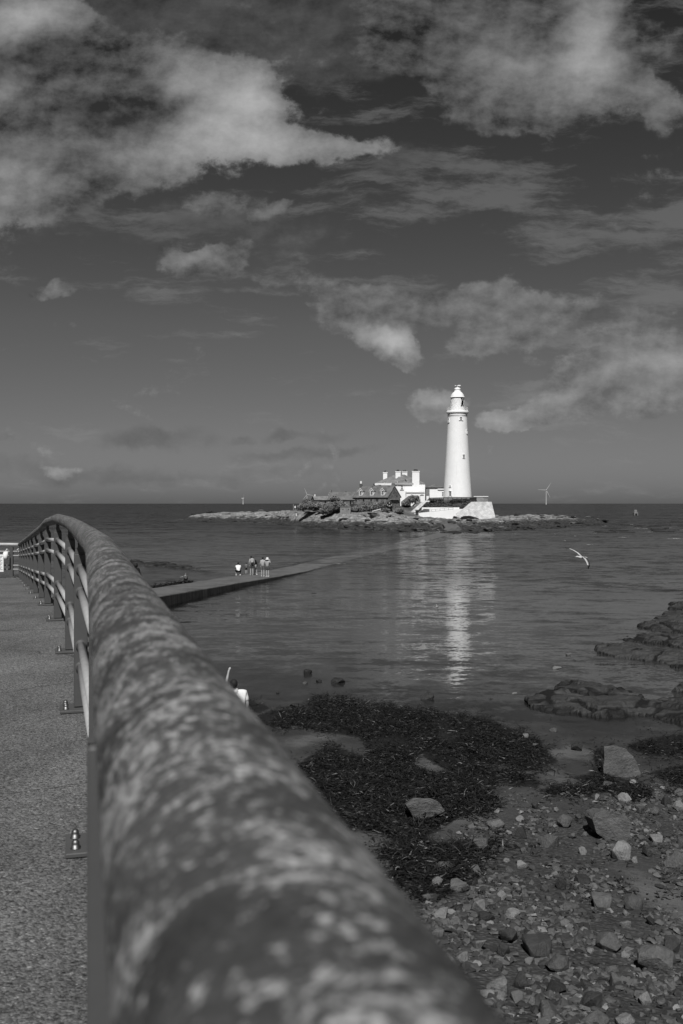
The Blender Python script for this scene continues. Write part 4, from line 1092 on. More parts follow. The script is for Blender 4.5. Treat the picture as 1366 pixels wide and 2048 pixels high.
    bm = bmesh.new(); hullpts(bm, [(c.x + sx * w, c.y + sy * w, c.z + z) for sx in (-1, 1) for sy in (-1, 1) for w, z in ((.36, 0), (.42, .8))]); b_ = link_mesh('body', bm, M['black_metal'], th)
    bm = bmesh.new(); hullpts(bm, [(c.x + sx * w, c.y + sy * w, c.z + z) for sx in (-1, 1) for sy in (-1, 1) for w, z in ((.46, .805), (.46, .86), (.3, .98))]); link_mesh('lid', bm, M['grey_metal'], th)
    # block house with two loopholes
    D = 288; bm = bmesh.new(); bpx(bm, 680.2, 701.2, 1013.6, 1030, D, 3); o = link_mesh('block_house', bm, M['concrete']); tag(o, 'flat topped concrete block hut with two small square loopholes', 'hut')
    for x in (686, 697): bm = bmesh.new(); bpx(bm, x - 0.9, x + 0.9, 1017.8, 1019.8, D - 0.02, 0.016); link_mesh('loophole', bm, M['dark_glass'], o)
    bm = bmesh.new(); bpx(bm, 679.6, 701.8, 1012.9, 1013.55, D - 0.15, 3.3); link_mesh('roof', bm, M['wall_stone'], o)
    # long pale slab of wall on the beach
    D = 286; bm = bmesh.new(); prism(bm, [tuple(px(x, y, D)) for x, y in ((744.2, 1023.2), (744.6, 1027), (762, 1021), (761.4, 1018.4))], (0, 1.2, 0))
    o = link_mesh('low_sea_wall', bm, M['wall_stone']); tag(o, 'short tilted length of pale topped wall on the shingle in front of the cottage', 'wall')
    bm = bmesh.new(); prism(bm, [tuple(px(x, y, D)) for x, y in ((743.8, 1022.0), (744, 1023.1), (761.8, 1018.3), (761.6, 1017.2))], (0, 1.3, 0)); link_mesh('coping', bm, M['off_white'], o)
    # notice posts at the left end
    D = 300; th = thing('notice_board', 'tall post with a small white notice at the left end of the island buildings', 'sign', tuple(px(587, 1021.5, D)))
    bm = bmesh.new(); bpx(bm, 586.2, 587.4, 1008.6, 1023, D, 0.2); bpx(bm, 590.0, 590.9, 1010, 1023, D, 0.15); link_mesh('post', bm, M['concrete'], th)
    bm = bmesh.new(); bpx(bm, 589.0, 591.4, 1012.2, 1016.0, D - 0.06, 0.05); link_mesh('panel', bm, M['white_trim'], th)
    bm = bmesh.new(); v = px(592.6, 1030, 296); lathe(bm, [(0.14, v.z - .3), (0.14, v.z + 0.4), (0.05, v.z + 0.46)], 10, (v.x, v.y)); tag(link_mesh('marker_post', bm, M['white_trim']), 'stubby white marker post on the rocks below the notice', 'post')
    # parked car, seen head on
    D = 290; c = px(779.2, 1015.8, D); th = thing('parked_car', 'boxy black off-road car parked nose out by the cottage gable', 'car', tuple(c))
    bm = bmesh.new(); box(bm, c.x - .82, c.x + .82, D, D + 4.2, c.z + .42, c.z + 1.08); hullpts(bm, [(c.x + sx * w, D + y, c.z + z) for sx in (-1, 1) for w, y, z in ((.80, 1.2, 1.085), (.80, 4.15, 1.085), (.68, 1.75, 1.82), (.68, 4.05, 1.82))]); link_mesh('body', bm, M['car_paint'], th)
    bm = bmesh.new(); prism(bm, [(c.x - .68, D + 1.21, c.z + 1.14), (c.x + .68, D + 1.21, c.z + 1.14), (c.x + .6, D + 1.68, c.z + 1.74), (c.x - .6, D + 1.68, c.z + 1.74)], (0, -.03, .02)); link_mesh('windscreen', bm, M['dark_glass'], th)
    for sx in (-.58, .58):
        bm = bmesh.new(); bmesh.ops.create_cone(bm, cap_ends=True, segments=16, radius1=.12, radius2=.12, depth=.05, matrix=Matrix.Translation((c.x + sx, D - .028, c.z + .85)) @ Matrix.Rotation(R(90), 4, 'X')); link_mesh('headlight', bm, M['off_white'], th)
        for yy in (.8, 3.3): bm = bmesh.new(); bmesh.ops.create_cone(bm, cap_ends=True, segments=20, radius1=.38, radius2=.38, depth=.24, matrix=Matrix.Translation((c.x + sx * 1.25, D + yy, c.z + .38)) @ Matrix.Rotation(R(90), 4, 'Y')); link_mesh('wheel', bm, M['rubber'], th)
    bm = bmesh.new(); box(bm, c.x - .27, c.x + .27, D - .03, D - .003, c.z + .52, c.z + .64); link_mesh('number_plate', bm, M['white_trim'], th)
    bm = bmesh.new(); box(bm, c.x - .88, c.x + .88, D - .14, D - .035, c.z + .38, c.z + .5); link_mesh('bumper', bm, M['black_metal'], th)
    bm = bmesh.new(); box(bm, c.x - .14, c.x + .16, D + 1.3, D + 1.32, c.z + 1.36, c.z + 1.52); link_mesh('windscreen_card', bm, M['white_trim'], th)
lighthouse_walls()

# ------------------------------------------------------------------ bushes and grass
def leafmass(name, mat, blobs, n, size, lean=0.0, seed=1, parent=None, up=0.6):
    """blobs: centre, radii; small leaf faces through the volume, more of them near the surface"""
    rnd = random.Random(seed); V = []; Fc = []; tone = []
    tot = sum(b[1][0] * b[1][1] + b[1][0] * b[1][2] for b in blobs)
    for c, r in blobs:
        k = int(n * (r[0] * r[1] + r[0] * r[2]) / tot)
        for _ in range(k):
            while True:
                d = Vector((rnd.uniform(-1, 1), rnd.uniform(-1, 1), rnd.uniform(-0.5, 1)))
                if 0.1 < d.length < 1: break
            d = d.normalized() * (rnd.random() ** 0.35)
            q = Vector(c) + Vector((d.x * r[0] + lean * max(0, d.z) * r[0], d.y * r[1], d.z * r[2]))
            cl = fbm(q.x * 0.9, q.y * 0.9, q.z * 0.9 + seed, 3)
            if cl < -0.28: continue
            q += Vector((rnd.gauss(0, .05), rnd.gauss(0, .05), rnd.gauss(0, .06))) * r[2]
            ax = Vector((rnd.gauss(lean, .5), rnd.gauss(0, .6), abs(rnd.gauss(up, .4)))).normalized()
            sd_ = ax.cross(Vector((rnd.gauss(0, 1), rnd.gauss(0, 1), rnd.gauss(0, 1)))).normalized()
            l = size * rnd.uniform(.6, 1.5); w = l * .28; i = len(V)
            V += [tuple(q - sd_ * w), tuple(q + sd_ * w), tuple(q + ax * l * .6 + sd_ * w * .8), tuple(q + ax * l), tuple(q + ax * l * .6 - sd_ * w * .8)]
            Fc.append((i, i + 1, i + 2, i + 3, i + 4))
            tv = min(1, max(0, rnd.random() * .7 + .5 * cl + .15)); tone += [tv] * 5
    off = WL.get(parent.name, Vector()) if parent else Vector()
    me = bpy.data.meshes.new(name); me.from_pydata([(v[0] - off.x, v[1] - off.y, v[2] - off.z) for v in V], [], Fc); me.update(); me.materials.append(M[mat]); setattr_f(me, 'tone', tone)
    o = bpy.data.objects.new(name, me); COL.objects.link(o)
    if parent: o.parent = parent; WL[o.name] = off
    return o
def bush(label, blobs_px, n, lean, seed, mat='gorse', size=0.32):
    bl = []
    for (x, y, rx, ry, D, dep) in blobs_px: bl.append((tuple(px(x, y, D)), (rx / F * D, dep, ry / F * D)))
    c = bl[0][0]; base = (c[0], c[1], c[2] - bl[0][1][2])
    th = thing('bush', label, 'bush', base, 0, 'wind swept bushes round the island cottages')
    leafmass('foliage', mat, bl, int(n * 1.7), size, lean, seed, th)
    bm = bmesh.new()
    rnd = random.Random(seed)
    for (cc, r) in bl:
        for k in range(5):
            x = cc[0] + rnd.uniform(-.6, .6) * r[0]; tube(bm, [(x, cc[1], cc[2] - r[2] * 1.05), (x + lean * .6, cc[1] + .1, cc[2] + r[2] * .3)], [.09, .03], 5)
    link_mesh('stem', bm, M['stem'], th)
bush('biggest wind combed bush, in front of the dormer cottage', [(715, 1019, 16, 7.5, 292, 2.5), (738, 1015, 22, 10, 292.5, 2.6), (758, 1011.5, 16, 8.5, 293, 2.4)], 9000, 0.35, 3)
bush('broad wind combed bush left of the concrete block hut', [(652, 1020, 14, 9, 290, 2.4), (672, 1012.5, 18, 9.5, 292, 2.6), (640, 1012, 12, 6, 295, 2)], 8000, 0.35, 4)
bush('bushy thicket at the left end of the island buildings', [(603, 1015, 9, 7, 299, 2), (618, 1012, 11, 8, 299, 2.2), (630, 1010, 9, 6, 300, 2)], 5000, 0.2, 5)
bush('rounded dome of a bush on the skyline below the middle turbine', [(613.5, 1005, 7.5, 6, 303, 1.6)], 2200, 0.0, 6)
bush('dark shrub against the low outbuilding', [(666, 1000, 6, 4, 299, 1.2), (674, 999.5, 5, 3.2, 299, 1.2)], 2600, 0.05, 7, size=0.35)
bush('dark bush leaning over the sloping garden wall', [(812, 1007, 8, 6.5, 296.8, 1.6), (824, 999.5, 9, 7.5, 297, 1.7), (831, 997, 7, 5, 297.2, 1.3)], 5200, 0.25, 8)
bush('scrubby patch of bush on the slope beside the parked car', [(771, 1021, 9, 3.5, 288.5, 1.4), (797, 1022, 10, 4, 290, 1.4)], 2600, 0.1, 9, size=0.3)
def grass_bank():
    bm = bmesh.new()
    A = [px(x, y, 296.7) for x, y in ((841, 1014.7), (870, 1014.7), (918, 1014.7), (930, 1017.8))]; B = [px(x, y, 299.1) for x, y in ((861, 1000.4), (880, 999.6), (925, 999.8), (951, 1001.6))]
    a = [bm.verts.new(v) for v in A]; b = [bm.verts.new(v) for v in B]; c = [bm.verts.new((v.x, v.y, v.z - 3)) for v in A]; d = [bm.verts.new((v.x, v.y + .01, v.z - 5)) for v in B]
    for i in range(3):
        bm.faces.new((a[i], a[i + 1], b[i + 1], b[i])); bm.faces.new((c[i], c[i + 1], a[i + 1], a[i]))
    bm.faces.new((a[0], b[0], d[0], c[0])); bm.faces.new((a[3], c[3], d[3], b[3]))
    o = link_mesh('grass_bank', bm, simple('bank_soil', 0.05, 0.4, 1.0)); tag(o, kind='structure')
    rnd = random.Random(5); bl = []
    for k in range(60):
        i = rnd.random(); j = rnd.random(); q = i * 3; s = min(2, int(q)); f = q - s
        p = (A[s].lerp(A[s + 1], f)).lerp(B[s].lerp(B[s + 1], f), j); bl.append((tuple(p), (1.1, .7, .4)))
    o = leafmass('bank_grass', 'grass', bl, 9000, .3, .1, 12); tag(o, kind='stuff'); tag(o, 'rough dark grass on the bank below the lighthouse fence', 'grass')
grass_bank()

# ------------------------------------------------------------------ things far out at sea
def turbine(label, x, yhub, D, rot0, blen, yaw):
    hub = px(x, yhub, D); th = thing('wind_turbine', label, 'wind turbine', (hub.x, D, 0), 0, 'wind turbines out at sea')
    s = D / F
    bm = bmesh.new(); lathe(bm, [(1.0 * s, -2), (1.0 * s, 3 * s), (.8 * s, 3 * s), (.55 * s, hub.z)], 12, (hub.x, D)); link_mesh('tower', bm, M['turbine'], th)
    bm = bmesh.new(); Rz = Matrix.Rotation(yaw, 4, 'Z'); T = Matrix.Translation(hub)
    bmesh.ops.create_cube(bm, size=1, matrix=T @ Rz @ Matrix.Translation((0, 1.2 * s, 0)) @ Matrix.Diagonal((1.2 * s, 3.6 * s, 1.3 * s, 1))); link_mesh('nacelle', bm, M['turbine'], th)
    bm = bmesh.new(); bmesh.ops.create_uvsphere(bm, u_segments=12, v_segments=8, radius=.9 * s, matrix=T @ Rz @ Matrix.Translation((0, -1.2 * s, 0))); link_mesh('hub', bm, M['turbine'], th)
    for k in range(3):
        bm = bmesh.new(); a = rot0 + k * 2 * math.pi / 3
        Mx = T @ Rz @ Matrix.Translation((0, -1.3 * s, 0)) @ Matrix.Rotation(a, 4, 'Y'); P = []
        for (w, z) in ((.45, .3), (.75, .18 * blen), (.5, .6 * blen), (.18, blen)):
            for (dx, dy) in ((-.5, -.12), (.5, -.12), (.5, .12), (-.5, .12)): P.append(Mx @ Vector((dx * w * s, dy * w * s, z * s)))
        hullpts(bm, P); link_mesh('blade', bm, M['turbine'], th)
turbine('wind turbine on the horizon right of the lighthouse', 1092.3, 980, 6200, R(33), 17, R(0))
turbine('wind turbine half hidden behind the bush at the left end of the island', 614, 989, 6800, R(-22), 13, R(0))
turbine('distant wind turbine seen edge on, alone over the open sea left of the island', 486.2, 996.5, 8200, R(4), 8, R(82))
def sea_marker():
    D = 540; c = px(1271, 1030, D); th = thing('sea_marker', 'squat pale tower like beacon standing in the sea at the far right', 'beacon', (c.x, D, 0)); s = D / F
    bm = bmesh.new()
    for sx in (-1, 1):
        for sy in (-1, 1): tube(bm, [(c.x + sx * 3.4 * s, D + sy * 3 * s, -1), (c.x + sx * 3.2 * s, D + sy * 3 * s, 6.5 * s)], .9 * s, 6)
    link_mesh('leg', bm, M['concrete'], th)
    bm = bmesh.new(); box(bm, c.x - 4.2 * s, c.x + 4.2 * s, D - 3.6 * s, D + 3.6 * s, 4.2 * s, 6.2 * s); link_mesh('platform', bm, M['concrete'], th)
    bm = bmesh.new(); lathe(bm, [(3.2 * s, 6.2 * s), (3.2 * s, 10.5 * s), (2.0 * s, 11.2 * s)], 14, (c.x, D)); link_mesh('drum', bm, M['concrete'], th)
sea_marker()

# ------------------------------------------------------------------ railing along the path
def railing():
    th = thing('path_railing', 'long tubular railing with worn lichen spotted handrail beside the path', 'railing', (railx(3.4), 3.4, deckz(3.4)))
    HC = 1.016                 # handrail centre above the path
    def P(y, h): return Vector((railx(y), y, deckz(y) + h))
    ys = [p[0] for p in RAILP]
    fine = []
    for a, b in zip(ys, ys[1:]):
        n = 6 if b < 11 else 3
        fine += [a + (b - a) * i / n for i in range(n)]
    fine.append(ys[-1])
    bm = bmesh.new(); tube(bm, [P(y, HC) for y in fine], 0.050, 40); link_mesh('handrail', bm, M['rail_paint'], th, True)
    proto = None
    for k, y in enumerate(ys[1:]):
        if y > 30: break
        c = P(y, 0) - Vector((.016 if k == 1 else 0, 0, 0)); d = (P(y + .4, 0) - P(y - .4, 0)); ang = math.atan2(-d.x, d.y)
        if proto is None:
            bm = bmesh.new()
            box(bm, -.0375, .0375, -.03, .03, 0.021, .885); bevelled(bm, .004)
            bm2 = bmesh.new()
            # I-shaped flanges and the narrow neck that carries the handrail
            prism(bm, [(-.0375, -.012, .886), (.0375, -.012, .886), (.016, -.012, .925), (.016, -.012, .975), (-.016, -.012, .975), (-.016, -.012, .925)], (0, .024, 0))
            bm2.free()
            po = link_mesh('post', bm, M['post_paint'], th, local=True)
            bm = bmesh.new(); box(bm, -.115, .10, -.105, .105, 0.002, .018); bevelled(bm, .003); link_mesh('base_plate', bm, M['post_paint'], po, local=True)
            for (bx_, by_) in ((-.082, -.055), (-.082, .055), (.075, -.055), (.075, .055)):
                bm = bmesh.new(); lathe(bm, [(.017, .0185), (.017, .021), (.0135, .0215), (.0135, .030), (.0125, .0305), (.0130, .036), (.0115, .042), (.0075, .047), (0, .049)], 16, (bx_, by_)); link_mesh('bolt', bm, M['bolt_steel'], po, True, local=True)
            for h in PIPES:
                bm = bmesh.new(); bmesh.ops.create_cone(bm, cap_ends=True, segments=24, radius1=.031, radius2=.031, depth=.084, matrix=Matrix.Translation((0, 0, h)) @ Matrix.Rotation(R(90), 4, 'X')); link_mesh('collar', bm, M['post_paint'], po, True, local=True)
            proto = po; q = po
        else: q = copy_tree(proto, th)
        q.location = c - WL[th.name]; q.rotation_euler = (0, 0, ang)
        if k == 1:
            for ch in list(q.children):
                if ch.name.startswith('collar'): bpy.data.objects.remove(ch)
    for h in PIPES:
        for a, b in zip(ys[1:], ys[2:]):
            A, B = P(a, h), P(b, h); dd = (B - A).normalized()
            bm = bmesh.new(); tube(bm, [A + dd * .02, B - dd * .02], .0225, 20); link_mesh('pipe', bm, M['pipe_paint'], th, True)
    # the railing across the end of the path
    D = 30.7; zd = deckz(30.6)
    th2 = thing('end_railing', 'short tubular railing that closes off the far end of the path', 'railing', (-10.6, D, zd))
    bm = bmesh.new(); tube(bm, [(railx(30.6), 30.6, zd + HC), (-10.4, 30.75, zd + HC), (-16, 31.3, zd + HC)], .05, 14); link_mesh('handrail', bm, M['pipe_paint'], th2, True)
    for x in (-10.18, -12.4, -14.6):
        bm = bmesh.new(); y = D + (-10 - x) * .1; box(bm, x - .05, x + .05, y - .04, y + .04, zd + .02, zd + .94); po = link_mesh('post', bm, M['post_paint'], th2)
        bm = bmesh.new(); box(bm, x - .12, x + .12, y - .12, y + .12, zd + .002, zd + .019); link_mesh('base_plate', bm, M['post_paint'], po)
        for bx_ in (-.09, .09): bm = bmesh.new(); lathe(bm, [(.02, zd + .02), (.02, zd + .045), (0, zd + .06)], 10, (x + bx_, y - .09)); link_mesh('bolt', bm, M['bolt_steel'], po)
    for h in PIPES:
        bm = bmesh.new(); tube(bm, [(-9.95, D - .0, zd + h), (-16, D + .6, zd + h)], .0225, 10); link_mesh('pipe', bm, M['pipe_paint'], th2, True)
    # things hung on it
    D2 = 30.5; th3 = thing('notice_board', 'white printed notice fixed to the railing at the end of the path', 'sign', tuple(px(1, 1144, D2)))
    bm = bmesh.new(); bpx(bm, -24, 7, 1109, 1143.5, D2, .02); link_mesh('panel', bm, M['white_trim'], th3)
    bm = bmesh.new()
    for i in range(11):
        y = 1112 + i * 2.7; bpx(bm, -22, 5.2 - (i * 7 % 5), y, y + 0.8, D2 - .004, .003)
    link_mesh('lettering', bm, M['ink'], th3)
    bm = bmesh.new(); c = px(12.4, 1110, D2); s = D2 / F
    hullpts(bm, [(c.x + x * s, c.y + y, c.z + z * s) for x, z, y in ((-4.6, 8, 0), (4.2, 8.4, 0), (4.6, -9, -.02), (-3.8, -9.4, -.02), (-4, 4, -.1), (4, 4, -.1), (3.6, -7, -.12), (-3.2, -7, -.12), (0, -2, -.14))])
    tube(bm, [c + Vector((-1 * s, 0, 8 * s)), c + Vector((.5 * s, .04, 12 * s)), c + Vector((3.2 * s, .05, 9 * s))], .012, 6)
    tag(link_mesh('cloth_bag', bm, M['cloth_white'], None, True), 'crumpled white bag hung on the railing beside the printed notice', 'bag')
    bm = bmesh.new(); c = px(40, 1091, D2 - .3); pts = [(0, 0), (.4, -5), (-4, -8), (-5, -11), (-1, -13), (3, -12), (2, -16), (1, -21), (-2, -19), (0, -14), (-3, -10)]
    tube(bm, [c + Vector((x * s, -.03 * (i % 3), z * s)) for i, (x, z) in enumerate(pts)], .014, 7)
    tag(link_mesh('knotted_rope', bm, M['off_white'], None, True), 'pale knotted rope dangling from the corner of the two railings', 'rope')
PIPES = (0.247, 0.37, 0.67, 0.80)
railing()

# ------------------------------------------------------------------ stones on the beach
def stone_mesh(name, seed, flat, rough=0.06, npts=16, blocky=False):
    rnd = random.Random(seed); bm = bmesh.new(); P = []
    for _ in range(npts):
        d = Vector((rnd.gauss(0, 1), rnd.gauss(0, 1), rnd.gauss(0, 1))).normalized()
        if blocky: d = Vector([math.copysign(abs(c) ** .5, c) for c in d]) * .75
        P.append((d.x * rnd.uniform(.85, 1.05), d.y * rnd.uniform(.75, .95), d.z * flat * rnd.uniform(.9, 1.1)))
    hullpts(bm, P)
    bmesh.ops.bevel(bm, geom=list(bm.edges), offset=.11, segments=2, affect='EDGES', profile=.6, clamp_overlap=True)
    bmesh.ops.triangulate(bm, faces=bm.faces)
    bmesh.ops.subdivide_edges(bm, edges=[e for e in bm.edges if e.calc_length() > .28], cuts=1, use_grid_fill=True)
    for v in bm.verts:
        n = fbm(v.co.x * 1.8, v.co.y * 1.8, v.co.z * 1.8 + seed, 4); v.co *= 1 + rough * n
    me = bpy.data.meshes.new(name); bm.to_mesh(me); bm.free()
    me.polygons.foreach_set('use_smooth', [True] * len(me.polygons))
    try: me.set_sharp_from_angle(angle=R(38))
    except Exception: pass
    return me
ROUND = [stone_mesh('stone', 100 + i, .62, .05, 26) for i in range(7)]
ANG = [stone_mesh('stone', 200 + i, .5, .05, 13) for i in range(9)]
SLAB = [stone_mesh('stone', 300 + i, .28, .05, 14, True) for i in range(5)]
def slab_mesh(name, outline, depth, seed, back=.8, rise=.1):
    xs = [p[0] for p in outline]; zs = [p[1] for p in outline]; cx = (max(xs) + min(xs)) / 2; cz = (max(zs) + min(zs)) / 2; k = 2 / (max(xs) - min(xs)); kz = 2 / (max(zs) - min(zs))
    bm = bmesh.new(); hullpts(bm, [((x - cx) * k, -depth + .25 * (cz - z) * kz * -1, -(z - cz) * kz) for x, z in outline] + [((x - cx) * k * back, depth, -(z - cz) * kz * back + rise) for x, z in outline])
    bmesh.ops.bevel(bm, geom=list(bm.edges), offset=.07, segments=2, affect='EDGES', profile=.6, clamp_overlap=True); bmesh.ops.triangulate(bm, faces=bm.faces)
    for _ in range(2): bmesh.ops.subdivide_edges(bm, edges=[e for e in bm.edges if e.calc_length() > .25], cuts=1, use_grid_fill=True)
    for v in bm.verts: v.co *= 1 + .07 * fbm(v.co.x * 1.6, v.co.y * 1.6, v.co.z * 1.6 + seed, 5)
    me = bpy.data.meshes.new(name); bm.to_mesh(me); bm.free(); me.polygons.foreach_set('use_smooth', [True] * len(me.polygons))
    try: me.set_sharp_from_angle(angle=R(38))
    except Exception: pass
    return me
TALL = slab_mesh('boulder', [(870, 118), (940, 115), (1000, 132), (1040, 180), (1070, 230), (1098, 290), (1085, 325), (960, 322), (915, 280), (866, 282)], .5, 1)
PALEB = slab_mesh('boulder', [(992, 815), (1035, 772), (1130, 780), (1190, 815), (1216, 865), (1080, 930), (1020, 882)], .8, 2, .85, .15)
DARKB = slab_mesh('boulder', [(780, 575), (800, 545), (850, 528), (920, 545), (980, 570), (1010, 610), (1000, 680), (950, 702), (870, 700), (810, 650)], .9, 3, .8, .1)
MATS3 = {'rock': 'rock', 'pale': 'rock_pale', 'dark': 'rock_dark', 'slab': 'rock_slab', 'band': 'rock_band', 'black': 'wet_black', 'ledge': 'ledge'}
_mc = {}
def mesh_with(me, m):
    k = (me.name, m)
    if k not in _mc:
        c = me.copy(); c.materials.clear(); c.materials.append(M[MATS3[m]]); _mc[k] = c
    return _mc[k]
def stone(label, cat, me, mat, x, y, w, h, rot, group=None, sink=.25, tilt=(0, 0), name='stone', dy=0.85, water=False):
    """x, y: foot of the stone in the photograph; w, h: its width and height there"""
    p = px2beach(x, y)
    if water and p.z < 0: D = CAMZ * F / (y - HY); p = Vector(((x - CX) / F * D, D, -0.02))
    s = p.y / F
    o = bpy.data.objects.new(name, mesh_with(me, mat)); COL.objects.link(o)
    zs = max(abs(v.co.z) for v in me.vertices)
    sx = w * s / 2; hz = h * s * .86
    o.scale = (sx / .95, sx * dy / .85, hz / 2 / zs * (1 + sink))
    o.rotation_euler = (tilt[0], tilt[1], rot)
    o.location = (p.x, p.y + sx * dy * .5, p.z + hz / 2 * (1 - sink))
    tag(o, label, cat, group)
    return o
BIG = [
    ('tall blocky grey boulder standing on end among seaweed at the right of the beach', TALL, 'slab', 1243, 1554, 76, 68, .12, (R(-14), 0), 'boulder'),
    ('squarish pale grey boulder lying alone on the black seaweed', PALEB, 'slab', 848, 1642, 74, 48, .1, (R(-18), 0), 'boulder'),
    ('big dark rounded boulder in the pebbles right of the pale log shaped stone', DARKB, 'slab', 1216, 1676, 78, 64, .1, (R(-12), 0), 'boulder'),
    ('mottled egg shaped boulder just in front of the big dark boulder', ROUND[1], 'pale', 1246, 1718, 52, 38, .9, (0, R(10)), 'boulder'),
    ('dark smooth boulder cut off by the right edge of the picture', ROUND[2], 'rock', 1356, 1737, 50, 34, .1, (0, 0), 'boulder'),
    ('pale loaf shaped stone at the edge of the weed', ROUND[3], 'pale', 992, 1656, 37, 19, .1, (0, 0), 'stone'),
    ('two toned rounded stone between the loaf shaped stone and the big dark boulder', ROUND[4], 'rock', 1131, 1655, 36, 29, .7, (0, R(12)), 'stone'),
    ('small pale round stone above the loaf shaped stone', ROUND[5], 'pale', 1041, 1643, 19, 13, .2, (0, 0), 'stone'),
    ('rough weedy lump of rock below the loaf shaped stone', ANG[2], 'black', 1046, 1678, 34, 26, .5, (0, 0), 'stone'),
    ('bright white angular stone beside the railing, palest of the near stones', ANG[1], 'pale', 887, 1842, 43, 29, .4, (0, R(-8)), 'stone'),
    ('pale flat topped stone perched on a dark block', SLAB[0], 'pale', 961, 1823, 36, 22, .2, (0, 0), 'stone'),
    ('dark angular block with a pale stone on top', ANG[3], 'dark', 970, 1846, 44, 22, .1, (0, R(5)), 'stone'),
    ('long grey slab lying at the lower edge of the pale sand', SLAB[2], 'slab', 1206, 1817, 66, 28, -.1, (0, R(3)), 'stone'),
    ('thin dark plate of stone left of the long grey slab', SLAB[3], 'rock', 1141, 1823, 46, 17, .2, (0, R(7)), 'stone'),
    ('speckled pale stone between the flat topped stone and the thin dark plate', ANG[4], 'pale', 1027, 1837, 36, 20, .3, (0, 0), 'stone'),
    ('smooth dark grey dome of a boulder in the pebbles near the bottom', ROUND[6], 'rock', 1117, 1945, 54, 40, .2, (0, 0), 'boulder'),
    ('banded block with light veins near the bottom beside the railing', SLAB[4], 'band', 995, 1990, 60, 40, -.15, (0, R(-10)), 'boulder'),
    ('dark split block right of the banded stone', ANG[5], 'dark', 1046, 1977, 44, 34, .2, (0, 0), 'stone'),
    ('leaning dark wedge of rock above the smooth dome', ANG[6], 'dark', 1021, 1886, 50, 34, .6, (R(10), R(14)), 'stone'),
    ('pale squared stone beside the leaning dark wedge', SLAB[1], 'pale', 961, 1904, 35, 40, .3, (R(14), 0), 'stone'),
    ('pale grey pointed stone near the lower right corner', ANG[7], 'pale', 1291, 2010, 33, 28, .2, (0, R(6)), 'stone'),
    ('smooth oval stone cut off by the bottom edge', ROUND[2], 'rock', 1195, 2054, 56, 28, .1, (0, 0), 'stone'),
    ('pale oval stone at the bottom edge right of the smooth oval one', ROUND[3], 'pale', 1252, 2054, 40, 26, .3, (0, 0), 'stone'),
    ('large dark slanted slab near the bottom of the beach', SLAB[0], 'dark', 1192, 2026, 66, 36, .4, (R(6), R(12)), 'stone'),
    ('dark low slab above the large slanted slab', SLAB[3], 'dark', 1113, 1993, 52, 28, .1, (0, R(8)), 'stone'),
    ('broad dark hump of rock at the lower right edge', ROUND[0], 'rock', 1316, 1945, 84, 58, .1, (0, 0), 'boulder'),
    ('black block behind the broad hump at the lower right edge', ANG[8], 'dark', 1346, 1908, 50, 40, .4, (0, 0), 'boulder'),
    ('white veined stone right of the thin dark plate', ANG[0], 'pale', 1252, 1856, 27, 18, .2, (0, R(9)), 'stone'),
    ('oval cream stone above the leaning dark wedge', ROUND[5], 'pale', 1131, 1853, 27, 15, .4, (0, 0), 'stone'),
    ('flat dark slab half buried in the middle of the pebbles', SLAB[2], 'dark', 1078, 1915, 90, 40, .1, (0, 0), 'stone'),
    ('pale grey slabby stone half hidden behind the handrail', SLAB[4], 'pale', 874, 1875, 34, 22, .2, (0, 0), 'stone'),
    ('dark rounded stone on the weedy sand beside the handrail', ROUND[1], 'rock', 890, 1747, 42, 24, .2, (0, 0), 'stone'),
    ('small white triangular stone above the smooth dome', ANG[1], 'pale', 1061, 1929, 24, 16, .1, (0, 0), 'stone'),
    ('dark drum shaped stone left of the smooth dome', ROUND[4], 'dark', 1008, 1913, 28, 30, .1, (0, 0), 'stone'),
    ('small ribbed white stone under the egg shaped boulder', ANG[2], 'pale', 1272, 1726, 17, 14, .3, (0, 0), 'stone'),
    ('wide cream stone in the pebbles right of the egg shaped boulder', SLAB[2], 'pale', 1315, 1686, 40, 16, 0, (0, 0), 'stone'),
    ('round dark stone in the upper right pebbles', ROUND[6], 'rock', 1310, 1631, 24, 21, .4, (0, 0), 'stone'),
    ('squat dark stone left of the round dark stone in the upper right pebbles', ANG[3], 'rock', 1281, 1627, 20, 17, .4, (0, 0), 'stone'),
    ('slim pale stone below the tall blocky boulder', SLAB[3], 'rock', 1216, 1573, 27, 10, .1, (0, 0), 'stone'),
    ('round pale stone at the foot of the tall blocky boulder', ROUND[5], 'pale', 1267, 1567, 15, 9, .1, (0, 0), 'stone'),
    ('weed covered stone in the shallows left of the tall blocky boulder', ROUND[0], 'black', 1155, 1502, 26, 18, .1, (0, 0), 'stone'),
    ('flat pale stone on the edge of the black seaweed', SLAB[1], 'pale', 1072, 1493, 17, 9, .1, (0, 0), 'stone'),
    ('flat pale stone lying just off the tip of the black seaweed', SLAB[2], 'pale', 1052, 1476, 18, 9, .1, (0, 0), 'stone'),
]
for lab, me, m, x, y, w, h, rot, tl, cat in BIG: stone(lab, cat, me, m, x, y, w, h, rot, None, .16 if me in (TALL, PALEB, DARKB) else .3, tl, 'boulder' if cat == 'boulder' else 'stone')
